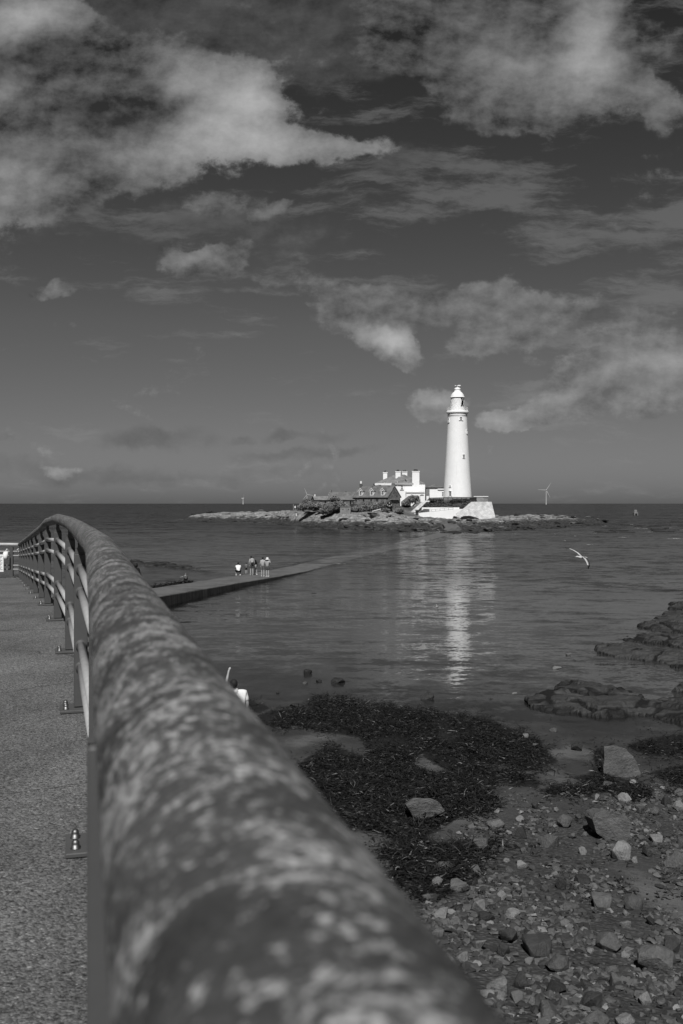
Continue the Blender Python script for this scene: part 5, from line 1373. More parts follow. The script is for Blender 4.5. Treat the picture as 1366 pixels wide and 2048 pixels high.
WATERST = [
    ('glossy round black boulder alone in the shallows beyond the seaweed', ROUND[2], 'black', 855, 1399, 29, 19, 'boulder'),
    ('dark boulder with a pale top, in the shallows', ROUND[4], 'black', 676, 1366, 30, 14, 'boulder'),
    ('jagged black rock poking out of the water farthest from the beach', ANG[3], 'black', 614, 1349, 25, 13, 'rock'),
    ('small light topped rock awash left of the pale topped boulder', ANG[1], 'rock', 611, 1368, 13, 7, 'rock'),
    ('flat dark rock awash between the light topped rock and the pale topped boulder', SLAB[2], 'black', 638, 1364, 18, 6, 'rock'),
    ('tiny dark rock awash off the small weed patch', ANG[5], 'black', 556, 1386, 10, 7, 'rock'),
    ('weedy low rock in the shallows just off the big seaweed bank', SLAB[0], 'black', 589, 1414, 24, 7, 'rock'),
    ('pale stone awash in open water left of the ledges', SLAB[1], 'pale', 1138, 1310, 15, 6, 'stone'),
    ('broad pale stone just under the surface', SLAB[3], 'pale', 1114, 1338, 24, 7, 'stone'),
    ('flat white stone in the shallows near the rock ledge', SLAB[4], 'pale', 1028, 1387, 17, 4, 'stone'),
    ('small dark stone in the shallows near the rock ledge', ANG[0], 'rock', 981, 1398, 9, 5, 'stone'),
    ('pale stone in the shallows below the rock ledge', ANG[2], 'rock', 1110, 1464, 22, 9, 'stone'),
    ('bright white stone sitting on the far rock ledge', ROUND[3], 'pale', 1247, 1314, 14, 9, 'stone'),
]
for lab, me, m, x, y, w, h, cat in WATERST: stone(lab, cat, me, m, x, y, w, h, random.random(), None, .35, (0, 0), 'boulder' if cat == 'boulder' else 'stone', .8, True)

def px_ok(x, y, occ=True):
    # not hidden by the handrail
    return x > 168 + .795 * (y - HY) - 10
rnd = random.Random(21)
taken = [(b[3], b[4] - b[6] * .4, max(b[5], b[6]) * .5) for b in BIG]
KINDS = {'pale': 'one of many small pale stones scattered through the shingle of the near beach', 'rock': 'one of many small mid grey stones scattered through the shingle of the near beach', 'dark': 'one of many small dark stones scattered through the shingle of the near beach'}
def shingle():
    n = 0; tries = 0
    while n < 225 and tries < 20000:
        tries += 1
        y = rnd.uniform(1590, 2075); x = rnd.uniform(max(860, 168 + .795 * (y - HY) + 15), 1390)
        g = max((polydist(x, y, P) for P in GRIT))
        if g < -12: continue
        if g < 15 and rnd.random() < .6: continue
        c = fbm(x * .012, y * .02, 4.0, 3)
        if rnd.random() > .55 + .8 * c: continue
        s = (y - HY) / 1000.0
        w = (8 + 46 * rnd.random() ** 2.2) * (.55 + s * .75); h = w * rnd.uniform(.5, .8)
        if any((x - a) ** 2 + ((y - h * .4 - b) * 1.3) ** 2 < (r_ + w * .42) ** 2 for a, b, r_ in taken): continue
        taken.append((x, y - h * .4, w * .5))
        me = rnd.choice(ROUND + ANG + ANG + SLAB); k = rnd.choices(['pale', 'rock', 'dark'], [.2, .48, .32])[0]
        stone(KINDS[k], 'stone', me, k, x, y, w, h, rnd.uniform(0, 6.28), {'pale': 'small pale stones of the shingle', 'rock': 'small mid grey stones of the shingle', 'dark': 'small dark stones of the shingle'}[k], .45, (rnd.gauss(0, .15), rnd.gauss(0, .15)))
        n += 1
shingle()
def gravel():
    V = []; Fc = []; tone = []; protos = []
    for k in range(8):
        me = stone_mesh('gravel_piece', 400 + k, .6, .0, 9) if False else None
        bm = bmesh.new(); r2 = random.Random(k); hullpts(bm, [tuple(Vector((r2.gauss(0, 1), r2.gauss(0, 1), r2.gauss(0, 1) * .6)).normalized() * r2.uniform(.85, 1.05)) for _ in range(12)])
        bm.verts.index_update(); protos.append(([v.co.copy() for v in bm.verts], [[v.index for v in f.verts] for f in bm.faces])); bm.free()
    n = 0; tries = 0
    while n < 15000 and tries < 160000:
        tries += 1
        y = rnd.uniform(1560, 2110); x = rnd.uniform(max(700, 168 + .795 * (y - HY) - 20), 1420)
        g = max((polydist(x, y, P) for P in GRIT)); c = fbm(x * .010, y * .016, 9.0, 4)
        pr = sstep(-60, 30, g) * (.34 + 2.0 * c) + .02
        if rnd.random() > pr: continue
        p = px2beach(x, y); r = rnd.uniform(.006, .022) + .06 * rnd.random() ** 4
        vs, fs = rnd.choice(protos); Mx = Matrix.Rotation(rnd.uniform(0, 6.28), 3, 'Z') @ Matrix.Rotation(rnd.gauss(0, .3), 3, 'X')
        i = len(V); tv = rnd.choices([rnd.uniform(.02, .05), rnd.uniform(.05, .1), rnd.uniform(.1, .2)], [.48, .43, .09])[0]
        for v in vs:
            q = Mx @ Vector((v.x * r * 1.15, v.y * r * .9, v.z * r * .7)); V.append((p.x + q.x, p.y + q.y, p.z + q.z + r * .25)); tone.append(tv)
        Fc += [[a + i for a in f] for f in fs]; n += 1
    me = bpy.data.meshes.new('gravel'); me.from_pydata(V, [], Fc); me.update(); me.materials.append(M['gravel']); setattr_f(me, 'tone', tone)
    o = bpy.data.objects.new('gravel', me); COL.objects.link(o); tag(o, 'fine gravel and pebbles spread over the wet sand', 'gravel', kind='stuff')
gravel()

# ------------------------------------------------------------------ seaweed
def seaweed():
    V = []; Fc = []; tone = []
    r2 = random.Random(33)
    def ribbon(p, l, w, tv):
        a = r2.uniform(0, 6.28); d = Vector((math.cos(a), math.sin(a), r2.gauss(.05, .3))); n = Vector((-d.y, d.x, r2.gauss(0, .5))).normalized()
        i = len(V); k = 4; bend = r2.gauss(0, 1.1); q = Vector(p)
        for j in range(k):
            ww = w * (1 - .6 * j / (k - 1)); V.append(tuple(q - n * ww)); V.append(tuple(q + n * ww)); tone.extend((tv, tv))
            d = Matrix.Rotation(bend / k + r2.gauss(0, .3), 3, 'Z') @ d; d.z -= .12; n = Vector((-d.y, d.x, r2.gauss(0, .6))).normalized(); q = q + d * (l / (k - 1))
        for j in range(k - 1): Fc.append((i + 2 * j, i + 2 * j + 1, i + 2 * j + 3, i + 2 * j + 2))
    tot = 0
    for P in WEED:
        x0, x1 = min(q[0] for q in P) - 22, min(1400, max(q[0] for q in P) + 22); y0, y1 = min(q[1] for q in P) - 12, max(q[1] for q in P) + 12
        n = int((x1 - x0) * (y1 - y0) * .55)
        for _ in range(n):
            x, y = r2.uniform(x0, x1), r2.uniform(y0, y1)
            d = polydist(x, y, P) + 20 * fbm(x * .012, y * .03, 2.0, 5) + 5 * fbm(x * .06, y * .12, 3.0, 3)
            if d < -14 or r2.random() > .04 + .96 * sstep(-14, 14, d) ** 1.5: continue
            c = fbm(x * .014, y * .03, 6.0, 3)
            if c < -.34 and r2.random() < .8: continue
            p = px2beach(x, y); p.z = max(p.z, -.05) + abs(r2.gauss(0, .04)) * (1 + 1.5 * max(0, c)) * sstep(-6, 20, d)
            tv = r2.choices([r2.uniform(.004, .012), r2.uniform(.012, .03), r2.uniform(.06, .2)], [.78, .21, .010])[0]
            ribbon(p, r2.uniform(.06, .30), r2.uniform(.005, .016), tv); tot += 1
    # bank of weed along the causeway and thin scatter on the sand
    for _ in range(5200):
        f = r2.random(); a = Vector((-13.4, 64.5, 0)); b = Vector((-9.6, 79, 0)); q = a.lerp(b, f) + Vector((-2.2 - abs(r2.gauss(0, 1.1)) * (1 - .7 * f), 0, 0))
        q.z = max(beach(q.x, q.y), 0) + .1 + abs(r2.gauss(0, .13))
        ribbon(q, r2.uniform(.2, .5), r2.uniform(.03, .07), r2.uniform(.004, .02))
    for _ in range(5200):
        y = r2.uniform(1440, 1800); x = r2.uniform(max(520, 168 + .795 * (y - HY)), 1380)
        if fbm(x * .015, y * .03, 1.0, 4) < .10: continue
        p = px2beach(x, y); p.z = max(p.z, 0) + .01; ribbon(p, r2.uniform(.06, .2), r2.uniform(.008, .02), r2.uniform(.006, .02))
    me = bpy.data.meshes.new('seaweed'); me.from_pydata(V, [], Fc); me.update(); me.materials.append(M['seaweed']); setattr_f(me, 'tone', tone)
    o = bpy.data.objects.new('seaweed', me); COL.objects.link(o); tag(o, 'black tangled seaweed stranded along the water edge', 'seaweed', kind='stuff')
seaweed()

# ------------------------------------------------------------------ ledges of rock at the right, skerries and reef rocks
def ledge(label, pts, zs, seed, hmax, mat='ledge', D=None, name='rock_ledge', group=None, res=.09, cat='rock'):
    """pts: outline at the foot in photo pixels; layered slab that rises from the water"""
    foot = []
    for x, y in pts:
        d = (CAMZ - zs) * F / (y - HY); foot.append(((x - CX) / F * d, d))
    x0, x1 = min(p[0] for p in foot), max(p[0] for p in foot); y0, y1 = min(p[1] for p in foot), max(p[1] for p in foot)
    nx, ny = max(6, int((x1 - x0) / res) + 1), max(6, int((y1 - y0) / res) + 1)
    cx_, cy_ = (x0 + x1) / 2, (y0 + y1) / 2
    V = []; idx = {}; ck = []
    bm = bmesh.new(); size = min(x1 - x0, y1 - y0)
    for j in range(ny + 1):
        for i in range(nx + 1):
            x = x0 + (x1 - x0) * i / nx; y = y0 + (y1 - y0) * j / ny
            wx = x + .5 * fbm(x * .7, y * .7, seed, 3); wy = y + .5 * fbm(x * .7, y * .7, seed + 9, 3)
            d = polydist(wx, wy, foot)
            u = x * .8 + y * .35; v_ = -x * .35 + y * .8
            blk = mnoise.voronoi(Vector((u * .55, v_ * .95, seed)))[0]
            crack = blk[1] - blk[0]
            h = .8 * hmax * (.35 + .65 * min(1, max(0, d) / (size * .35))) + .35 * hmax * fbm(x * .5, y * .5, seed + 3, 3)
            q = h + .05 * u; st = .11; q = math.floor(q / st) * st + st * sstep(.6, 1, q / st - math.floor(q / st)) - .05 * u
            h = .22 * h + .78 * q
            h -= .22 * hmax * (1 - sstep(0, .13, crack)); h += .05 * fbm(x * 2.3, y * 2.3, seed, 4)
            e = sstep(-.30, .10, d + .12 * fbm(x * 3, y * 3, seed, 3)); ck.append((1 - sstep(.02, .12, crack)) + .8 * (1 - sstep(0, .3, d + .2 * fbm(x * 1.5, y * 1.5, seed, 3))))
            idx[i, j] = bm.verts.new((x - cx_, y - cy_, (-.5) * (1 - e) + h * e))
    for j in range(ny):
        for i in range(nx): bm.faces.new((idx[i, j], idx[i + 1, j], idx[i + 1, j + 1], idx[i, j + 1]))
    lay = bm.verts.layers.float.new('crack'); bm.verts.ensure_lookup_table()
    for v, c in zip(bm.verts, ck): v[lay] = c
    low = [f for f in bm.faces if all(v.co.z < -.45 for v in f.verts)]
    bmesh.ops.delete(bm, geom=low, context='FACES')
    me = bpy.data.meshes.new(name); bm.to_mesh(me); bm.free(); me.materials.append(M[mat])
    o = bpy.data.objects.new(name, me); COL.objects.link(o); o.location = (cx_, cy_, zs); tag(o, label, cat, group)
    return o
ledge('broad weedy rock ledge lying nearest the beach at the right', [(1048, 1400), (1068, 1392), (1100, 1386), (1140, 1388), (1200, 1398), (1290, 1402), (1372, 1400), (1440, 1404), (1440, 1452), (1366, 1444), (1290, 1434), (1190, 1430), (1120, 1424), (1060, 1412)], .02, 1, .46)
ledge('humped weedy rock behind the left end of the near ledge', [(1112, 1384), (1118, 1372), (1150, 1370), (1200, 1376), (1270, 1384), (1290, 1394), (1220, 1398), (1150, 1396)], .02, 2, .44)
ledge('long cracked rock ledge with a white stone on it', [(1182, 1304), (1196, 1296), (1240, 1294), (1300, 1300), (1370, 1306), (1450, 1310), (1450, 1352), (1366, 1342), (1300, 1326), (1240, 1318), (1196, 1312)], -.05, 3, .55)
ledge('middle rock ledge stepping out from the right edge', [(1240, 1278), (1270, 1270), (1320, 1272), (1380, 1280), (1450, 1284), (1450, 1306), (1366, 1300), (1300, 1290), (1250, 1284)], -.05, 4, .5)
ledge('rounded rock shelf with pale faces, above the middle ledge', [(1270, 1256), (1300, 1246), (1340, 1242), (1400, 1246), (1450, 1250), (1450, 1274), (1366, 1270), (1300, 1264)], -.05, 5, .6)
ledge('dark rock farthest up the right edge of the bay', [(1328, 1216), (1340, 1210), (1370, 1208), (1420, 1212), (1450, 1220), (1450, 1232), (1366, 1226), (1340, 1222)], -.05, 6, .6)
ledge('upper shelf of dark rock touching the right edge', [(1300, 1240), (1330, 1228), (1370, 1226), (1450, 1230), (1450, 1248), (1366, 1246), (1320, 1244)], -.05, 8, .5)
ledge('low dark rock at the right edge between the near ledge and the long ledge', [(1338, 1382), (1360, 1374), (1400, 1372), (1440, 1378), (1440, 1394), (1366, 1390)], .0, 7, .34)
ledge('thin awash skerry left of the causeway, in front of the far water', [(285, 1130), (300, 1126), (330, 1126), (352, 1130), (390, 1136), (400, 1139), (360, 1138), (320, 1135), (292, 1134)], -.05, 11, .5, 'wet_black', res=.4)
ledge('low black skerry in the water right behind the handrail', [(255, 1124), (270, 1121), (285, 1124), (290, 1129), (265, 1128)], -.05, 12, .5, 'wet_black', res=.4)
ledge('flat black rock awash in the middle of the bay', [(556, 1192), (580, 1189), (596, 1190), (600, 1193), (575, 1195)], -.05, 14, .10, 'wet_black', res=.3)
ledge('flat black rock awash just right of the first one in the bay', [(604, 1189), (620, 1186), (636, 1187), (638, 1190), (618, 1191)], -.05, 15, .10, 'wet_black', res=.3)
ledge('large flat bed of dark rock bare of pebbles, low on the beach at the right', [(1090, 1905), (1130, 1880), (1200, 1866), (1290, 1880), (1400, 1900), (1480, 1940), (1480, 1990), (1366, 1978), (1260, 1962), (1160, 1945), (1105, 1930)], 1.28, 21, .10, 'bed', res=.06, cat='rock', name='bedrock')
ledge('low tongue of bare rock in the pebbles left of the large flat bed', [(1010, 1905), (1040, 1885), (1090, 1878), (1110, 1890), (1085, 1915), (1040, 1925)], 1.30, 22, .08, 'bed', res=.06, cat='rock', name='bedrock')
ledge('flat bed of rock half buried in sand above the pale sand patch', [(1020, 1720), (1060, 1704), (1130, 1700), (1170, 1712), (1150, 1738), (1080, 1752), (1030, 1745)], .86, 23, .10, 'bed', res=.07, cat='rock', name='bedrock')
r3 = random.Random(4)
def reef_rocks():
    me_ = [stone_mesh('reef_rock', 500 + i, .42, .12, 16) for i in range(5)]
    labs = {'black': 'black weedy rock among many along the low tide edge of the island', 'rock': 'bare grey rock among many along the low tide edge of the island'}
    k = 0
    while k < 285:
        x = r3.uniform(385, 1215); w = interp(x, ISL_X, ISL_W); y = w - r3.uniform(-2.5, 15) * (1 if x > 540 else .5)
        D = CAMZ * F / (y - HY); X = xpx(x, D); z = island(X, D)
        if z < -1.2: continue
        s = r3.uniform(.3, 1.2) * (1 if r3.random() < .85 else 1.8); m = 'black' if r3.random() < .5 or y > w - 2 else 'rock'
        o = bpy.data.objects.new('reef_rock', mesh_with(r3.choice(me_), m)); COL.objects.link(o)
        o.location = (X, D, max(z, -.1) + .1); o.scale = (s * r3.uniform(1, 2.2), s, s * r3.uniform(.6, 1.2)); o.rotation_euler = (r3.gauss(0, .1), r3.gauss(0, .1), r3.uniform(0, 3))
        tag(o, labs[m], 'rock', 'black weedy rocks of the island reef' if m == 'black' else 'bare rocks of the island reef'); k += 1
    for (x, y, w, lab) in ((1332, 1057, 13, 'dark block of rock breaking the water at the far right edge'), (1305, 1061, 9, 'low dark rock awash left of the block at the far right edge'), (1229, 1063, 7, 'small dark rock awash right of the island reef'), (1133, 1099, 5, 'tiny black rock awash behind the flying gull')):
        D = CAMZ * F / (y - HY); o = bpy.data.objects.new('rock', mesh_with(me_[1], 'black')); COL.objects.link(o); s = w / F * D / 2
        o.location = (xpx(x, D), D, .1); o.scale = (s, s * .7, s * .55); tag(o, lab, 'rock')
reef_rocks()
for i in range(16):
    x = r3.uniform(1190, 1400); y = r3.uniform(1044, 1066); D = CAMZ * F / (y - HY); s = r3.uniform(.6, 1.6)
    o = bpy.data.objects.new('reef_rock', bpy.data.objects['reef_rock'].data); COL.objects.link(o); o.location = (xpx(x, D), D, .0); o.scale = (s * 2.2, s, s * .7); o.rotation_euler = (0, 0, r3.uniform(-.4, .4))
    tag(o, 'dark rock awash among several scattered in the sea right of the island', 'rock', 'rocks awash right of the island')
def foam():
    bm = bmesh.new(); r4 = random.Random(8)
    for (x, y, w, h) in ((1246, 1074.5, 26, 1.2), (1352, 1077, 30, 2.2), (1176, 1033, 10, 1.5), (1178, 1089, 12, 1.4), (676, 1127.5, 24, 1.4), (792, 1096, 9, 1), (1290, 1057, 20, .8), (1062, 1045, 9, 1.2), (1110, 1068, 7, 1), (1340, 1056, 20, 1), (1130, 1081, 7, .8), (1275, 1056, 16, .8), (1210, 1052, 14, .8), (1300, 1064, 22, 1.2), (1365, 1060, 18, 1.2), (1190, 1066, 12, .8), (1262, 1049, 18, .8), (1150, 1072, 10, .8), (1030, 1068, 9, .7)):
        D = CAMZ * F / (y - HY); s = D / F
        for k in range(int(w * 2.6)):
            a = px(x + r4.gauss(0, w * .2), y, D); a.y += r4.gauss(0, 2.5) * s; r_ = r4.uniform(.3, 1.0) * s * .55
            hullpts(bm, [(a.x + r_ * 1.8 * dx, a.y + r4.gauss(0, 1.2) * s * 3 * 0 + r_ * dy, max(-.02, r_ * .45 * dz * h)) for dx, dy, dz in [(r4.uniform(-1, 1), r4.uniform(-1, 1), r4.uniform(-.1, 1)) for _ in range(8)]])
    o = link_mesh('foam', bm, M['foam']); tag(o, 'broken white foam of small waves', 'foam', kind='stuff')
foam()

# ------------------------------------------------------------------ people
def skin_obj(name, nodes, edges, mat, parent, sub=1):
    keys = list(nodes); me = bpy.data.meshes.new(name + '_src')
    me.from_pydata([nodes[k][0] for k in keys], [(keys.index(a), keys.index(b)) for a, b in edges], [])
    o = bpy.data.objects.new(name, me); COL.objects.link(o)
    md = o.modifiers.new('skin', 'SKIN'); md.use_smooth_shade = True
    sv = me.skin_vertices[0].data
    for i, k in enumerate(keys):
        r_ = nodes[k][1]; sv[i].radius = (r_, r_) if not isinstance(r_, tuple) else r_
        sv[i].use_root = (i == 0)
    m2 = o.modifiers.new('sub', 'SUBSURF'); m2.levels = sub; m2.render_levels = sub
    dg = bpy.context.evaluated_depsgraph_get(); ev = o.evaluated_get(dg); nm = bpy.data.meshes.new_from_object(ev)
    bpy.data.objects.remove(o); bpy.data.meshes.remove(me)
    nm.name = name; nm.materials.clear(); nm.materials.append(M[mat]); nm.polygons.foreach_set('use_smooth', [True] * len(nm.polygons))
    c = bpy.data.objects.new(name, nm); COL.objects.link(c); c.parent = parent
    return c
STAND = dict(pelvis=(0, 0, .95), waist=(0, 0, 1.10), chest=(0, .01, 1.32), neck=(0, 0, 1.47), jaw=(0, .03, 1.555), head=(0, .015, 1.63), crown=(0, .0, 1.70),
             shL=(-.17, 0, 1.41), elL=(-.22, -.02, 1.15), wrL=(-.22, .06, .92), shR=(.17, 0, 1.41), elR=(.22, -.02, 1.15), wrR=(.22, .06, .92),
             hiL=(-.09, 0, .90), knL=(-.10, .02, .50), anL=(-.10, -.01, .09), toL=(-.11, .14, .035), hiR=(.09, 0, .90), knR=(.10, .02, .50), anR=(.10, -.01, .09), toR=(.11, .14, .035))
RAD = dict(pelvis=(.15, .11), waist=(.13, .10), chest=(.155, .11), neck=.052, jaw=.066, head=(.077, .092), crown=(.055, .065), shL=.058, shR=.058, elL=.042, elR=.042, wrL=.028, wrR=.028,
           hiL=.088, hiR=.088, knL=.058, knR=.058, anL=.038, anR=.038, toL=.034, toR=.034)
BE = [('pelvis', 'waist'), ('waist', 'chest'), ('chest', 'neck'), ('neck', 'jaw'), ('jaw', 'head'), ('head', 'crown'), ('chest', 'shL'), ('shL', 'elL'), ('elL', 'wrL'), ('chest', 'shR'), ('shR', 'elR'), ('elR', 'wrR'),
      ('pelvis', 'hiL'), ('hiL', 'knL'), ('knL', 'anL'), ('anL', 'toL'), ('pelvis', 'hiR'), ('hiR', 'knR'), ('knR', 'anR'), ('anR', 'toR')]
def person(label, loc, rot, pose=None, scale=1.0, shirt='cloth_grey', legs='cloth_mid', leglen=.45, sleeve=.9, hair='hair', hat=None, shoes='white_trim', group=None, longhair=False, skirt=False, skinmat='skin', cap=None):
    J = {k: Vector(v) for k, v in STAND.items()}
    for k, v in (pose or {}).items(): J[k] = Vector(v)
    th = thing('person', label, 'person', loc, rot, group); th.scale = (scale,) * 3
    N = {k: (J[k], RAD[k]) for k in J}; E = list(BE)
    for s in 'LR':     # hand: palm, four fingers and a thumb
        w, e = J['wr' + s], J['el' + s]; d = (w - e).normalized(); side = Vector((1 if s == 'L' else -1, .25, 0)); side = (side - d * side.dot(d)).normalized(); nn = d.cross(side)
        N['pa' + s] = (w + d * .06, (.035, .02)); E.append(('wr' + s, 'pa' + s))
        for i, (l, o_) in enumerate(((.085, .027), (.095, .009), (.09, -.009), (.07, -.027))):
            a, b = 'f%d%s' % (i, s), 'g%d%s' % (i, s)
            N[a] = (w + d * (.09 + l * .4) + nn * o_, .0095); N[b] = (w + d * (.09 + l * .85) + nn * o_ + side * .02, .008); E += [('pa' + s, a), (a, b)]
        N['t1' + s] = (w + d * .07 + nn * .048 + side * .012, .011); N['t2' + s] = (w + d * .105 + nn * .06 + side * .02, .009); E += [('pa' + s, 't1' + s), ('t1' + s, 't2' + s)]
    fw = (J['jaw'] - J['neck']); hd = (J['crown'] - J['jaw']).normalized(); fdir = Vector((0, 1, 0)) if 'face' not in J else J['face']; fdir = (fdir - hd * fdir.dot(hd)).normalized()
    N['nose'] = (J['jaw'].lerp(J['head'], .55) + fdir * .092, .016); E.append(('head', 'nose')) ; N.pop('face', None)
    body = skin_obj('body', N, E, skinmat, th)
    # face and ears
    sd_ = hd.cross(fdir).normalized(); hc = J['jaw'].lerp(J['head'], .72)
    for s in (-1, 1):
        bm = bmesh.new(); bmesh.ops.create_uvsphere(bm, u_segments=8, v_segments=6, radius=.011, matrix=Matrix.Translation(hc + fdir * .083 + sd_ * .03 * s + hd * .012)); e = link_mesh('eye', bm, M['black_metal'], th, True, local=True)
        bm = bmesh.new(); bmesh.ops.create_uvsphere(bm, u_segments=8, v_segments=6, radius=.024, matrix=Matrix.Translation(hc + sd_ * .082 * s - hd * .005)); link_mesh('ear', bm, M[skinmat], th, True, local=True)
    bm = bmesh.new(); bmesh.ops.create_uvsphere(bm, u_segments=8, v_segments=6, radius=.013, matrix=Matrix.Translation(J['jaw'] + fdir * .068 + hd * .004) @ Matrix.Diagonal((2, .8, .5, 1))); link_mesh('mouth', bm, M['cloth_mid'], th, True, local=True)
    # shirt
    def mid(a, b, f): return J[a].lerp(J[b], f)
    n = {'waist': (J['waist'], (.165, .135)), 'hem': (mid('waist', 'pelvis', .9), (.175, .14)), 'chest': (J['chest'], (.175, .13)), 'collar': (mid('chest', 'neck', .75), .085)}
    e = [('waist', 'hem'), ('waist', 'chest'), ('chest', 'collar')]
    for s in 'LR':
        n['s' + s] = (J['sh' + s], .078); e.append(('chest', 's' + s))
        if sleeve <= .5: n['a' + s] = (mid('sh' + s, 'el' + s, sleeve * 2), .062); e.append(('s' + s, 'a' + s))
        else:
            n['a' + s] = (J['el' + s], .058); n['b' + s] = (mid('el' + s, 'wr' + s, sleeve * 2 - 1), .045); e += [('s' + s, 'a' + s), ('a' + s, 'b' + s)]
    skin_obj('shirt', n, e, shirt, th)
    # trousers or shorts
    n = {'p': (J['pelvis'], (.172, .138)), 't': (mid('pelvis', 'waist', .5), (.16, .13))}; e = [('p', 't')]
    for s in 'LR':
        n['h' + s] = (J['hi' + s], .108 if not skirt else .125)
        if leglen <= .5: n['k' + s] = (mid('hi' + s, 'kn' + s, leglen * 2), .09 if not skirt else .13); e += [('p', 'h' + s), ('h' + s, 'k' + s)]
        else:
            n['k' + s] = (J['kn' + s], .078); n['c' + s] = (mid('kn' + s, 'an' + s, leglen * 2 - 1), .06); e += [('p', 'h' + s), ('h' + s, 'k' + s), ('k' + s, 'c' + s)]
    skin_obj('skirt' if skirt else ('shorts' if leglen < .8 else 'trousers'), n, e, legs, th)
    for s in 'LR':
        skin_obj('shoe', {'a': (J['an' + s] - Vector((0, .02, .03)), .052), 'h': (J['an' + s] + (J['toL'] - J['anL']) * .05 - Vector((0, .03, .035)), .05), 't': (J['to' + s] + Vector((0, .02, .012)), .046)}, [('a', 'h'), ('a', 't')], shoes, th)
    # hair and hat
    bm = bmesh.new(); c = J['head'] + hd * .012 - fdir * .022
    bmesh.ops.create_uvsphere(bm, u_segments=16, v_segments=10, radius=1, matrix=Matrix.Translation(c) @ Matrix.Diagonal((.092, .10, .105, 1)))
    if longhair: bmesh.ops.create_uvsphere(bm, u_segments=12, v_segments=8, radius=1, matrix=Matrix.Translation(c - hd * .13 - fdir * .045) @ Matrix.Diagonal((.085, .05, .17, 1)))
    link_mesh('hair', bm, M[hair], th, True, local=True)
    if hat:
        bm = bmesh.new(); lathe(bm, [(.19, -.075), (.18, -.06), (.11, .03), (.105, .10), (.07, .13), (0, .135)], 20, cap=False); bmesh.ops.translate(bm, verts=bm.verts, vec=c + hd * .02); link_mesh('hat', bm, M[hat], th, True, local=True)
    if cap:
        bm = bmesh.new(); lathe(bm, [(.105, -.01), (.105, .05), (.07, .10), (0, .115)], 18, cap=True); hullpts(bm, [(x, y, z) for x in (-.07, .07) for y, z in ((.09, -.01), (.18, -.03), (.09, .005), (.18, -.02))]); bmesh.ops.translate(bm, verts=bm.verts, vec=c + hd * .01); link_mesh('cap', bm, M[cap], th, True, local=True)
    return th
def cwz(x, y): return cway(x, y)[1] - .01
def foot(x, y, z=.4):
    for _ in range(6): D = (CAMZ - z) * F / (y - HY); z = cwz(xpx(x, D), D)
    return (xpx(x, D), D, z)
G = 'people standing on the causeway'
CROUCH = dict(pelvis=(0, -.02, .36), waist=(0, .02, .50), chest=(0, .12, .70), neck=(0, .17, .84), jaw=(0, .23, .90), head=(0, .23, .97), crown=(0, .21, 1.04), shL=(-.17, .13, .78), shR=(.17, .13, .78), elL=(-.24, .26, .58), elR=(.24, .26, .58), wrL=(-.10, .44, .42), wrR=(.12, .46, .42),
              hiL=(-.12, -.02, .34), hiR=(.12, -.02, .34), knL=(-.22, .32, .46), knR=(.22, .32, .46), anL=(-.16, .06, .09), anR=(.16, .06, .09), toL=(-.18, .21, .035), toR=(.20, .20, .035))
person('person crouching with their back to us in white T-shirt and black shorts', foot(476.5, 1150.8), R(6), CROUCH, 1.06, 'cloth_white', 'cloth_black', .42, .42, group=G)
person('small child in dark shorts and striped top beside the crouching person', foot(492.5, 1148.5), R(25), dict(elR=(.24, .05, 1.2), wrR=(.2, .2, 1.05), wrL=(-.12, .25, 1.05), elL=(-.24, .08, 1.18)), .60, 'cloth_grey', 'cloth_black', .36, .4, shoes='cloth_mid', group=G)
person('tallest person in a grey jacket and dark shorts wearing a pale backpack', foot(503.5, 1150.5), R(15), dict(neck=(-.01, .05, 1.46), jaw=(-.03, .10, 1.53), head=(-.035, .09, 1.60), crown=(-.03, .06, 1.67), toL=(-.14, .13, .035)), 1.0, 'cloth_light', 'cloth_mid', .42, .95, shoes='skin', group=G)
person('person in black top and pale shorts leaning over the causeway edge', foot(512.5, 1149.5), R(70), dict(waist=(0, .04, 1.10), chest=(0, .16, 1.28), neck=(0, .27, 1.38), jaw=(0, .35, 1.42), head=(0, .36, 1.49), crown=(0, .34, 1.56), shL=(-.17, .18, 1.35), shR=(.17, .18, 1.35), elL=(-.2, .36, 1.15), elR=(.2, .36, 1.15), wrL=(-.08, .5, 1.16), wrR=(.08, .52, 1.17), knL=(-.10, .08, .5), anL=(-.11, .14, .09), toL=(-.12, .29, .035)), .94, 'cloth_black', 'cloth_light', .46, .45, group=G, cap='cloth_black')
person('person in checked shirt and patterned shorts, second from the right', foot(525.5, 1152.8), R(-8), dict(wrR=(.10, .16, 1.10), elR=(.25, .0, 1.16)), .965, 'cloth_light', 'cloth_check', .42, .85, group=G)
person('rightmost person of the group in a pale bucket hat and short skirt', foot(534.8, 1153.2), R(-25), dict(elR=(.27, .05, 1.25), wrR=(.16, .17, 1.47), elL=(-.22, .05, 1.17), wrL=(-.05, .2, 1.12)), .93, 'cloth_light', 'cloth_mid', .36, .9, hat='off_white', group=G, longhair=True, skirt=True)
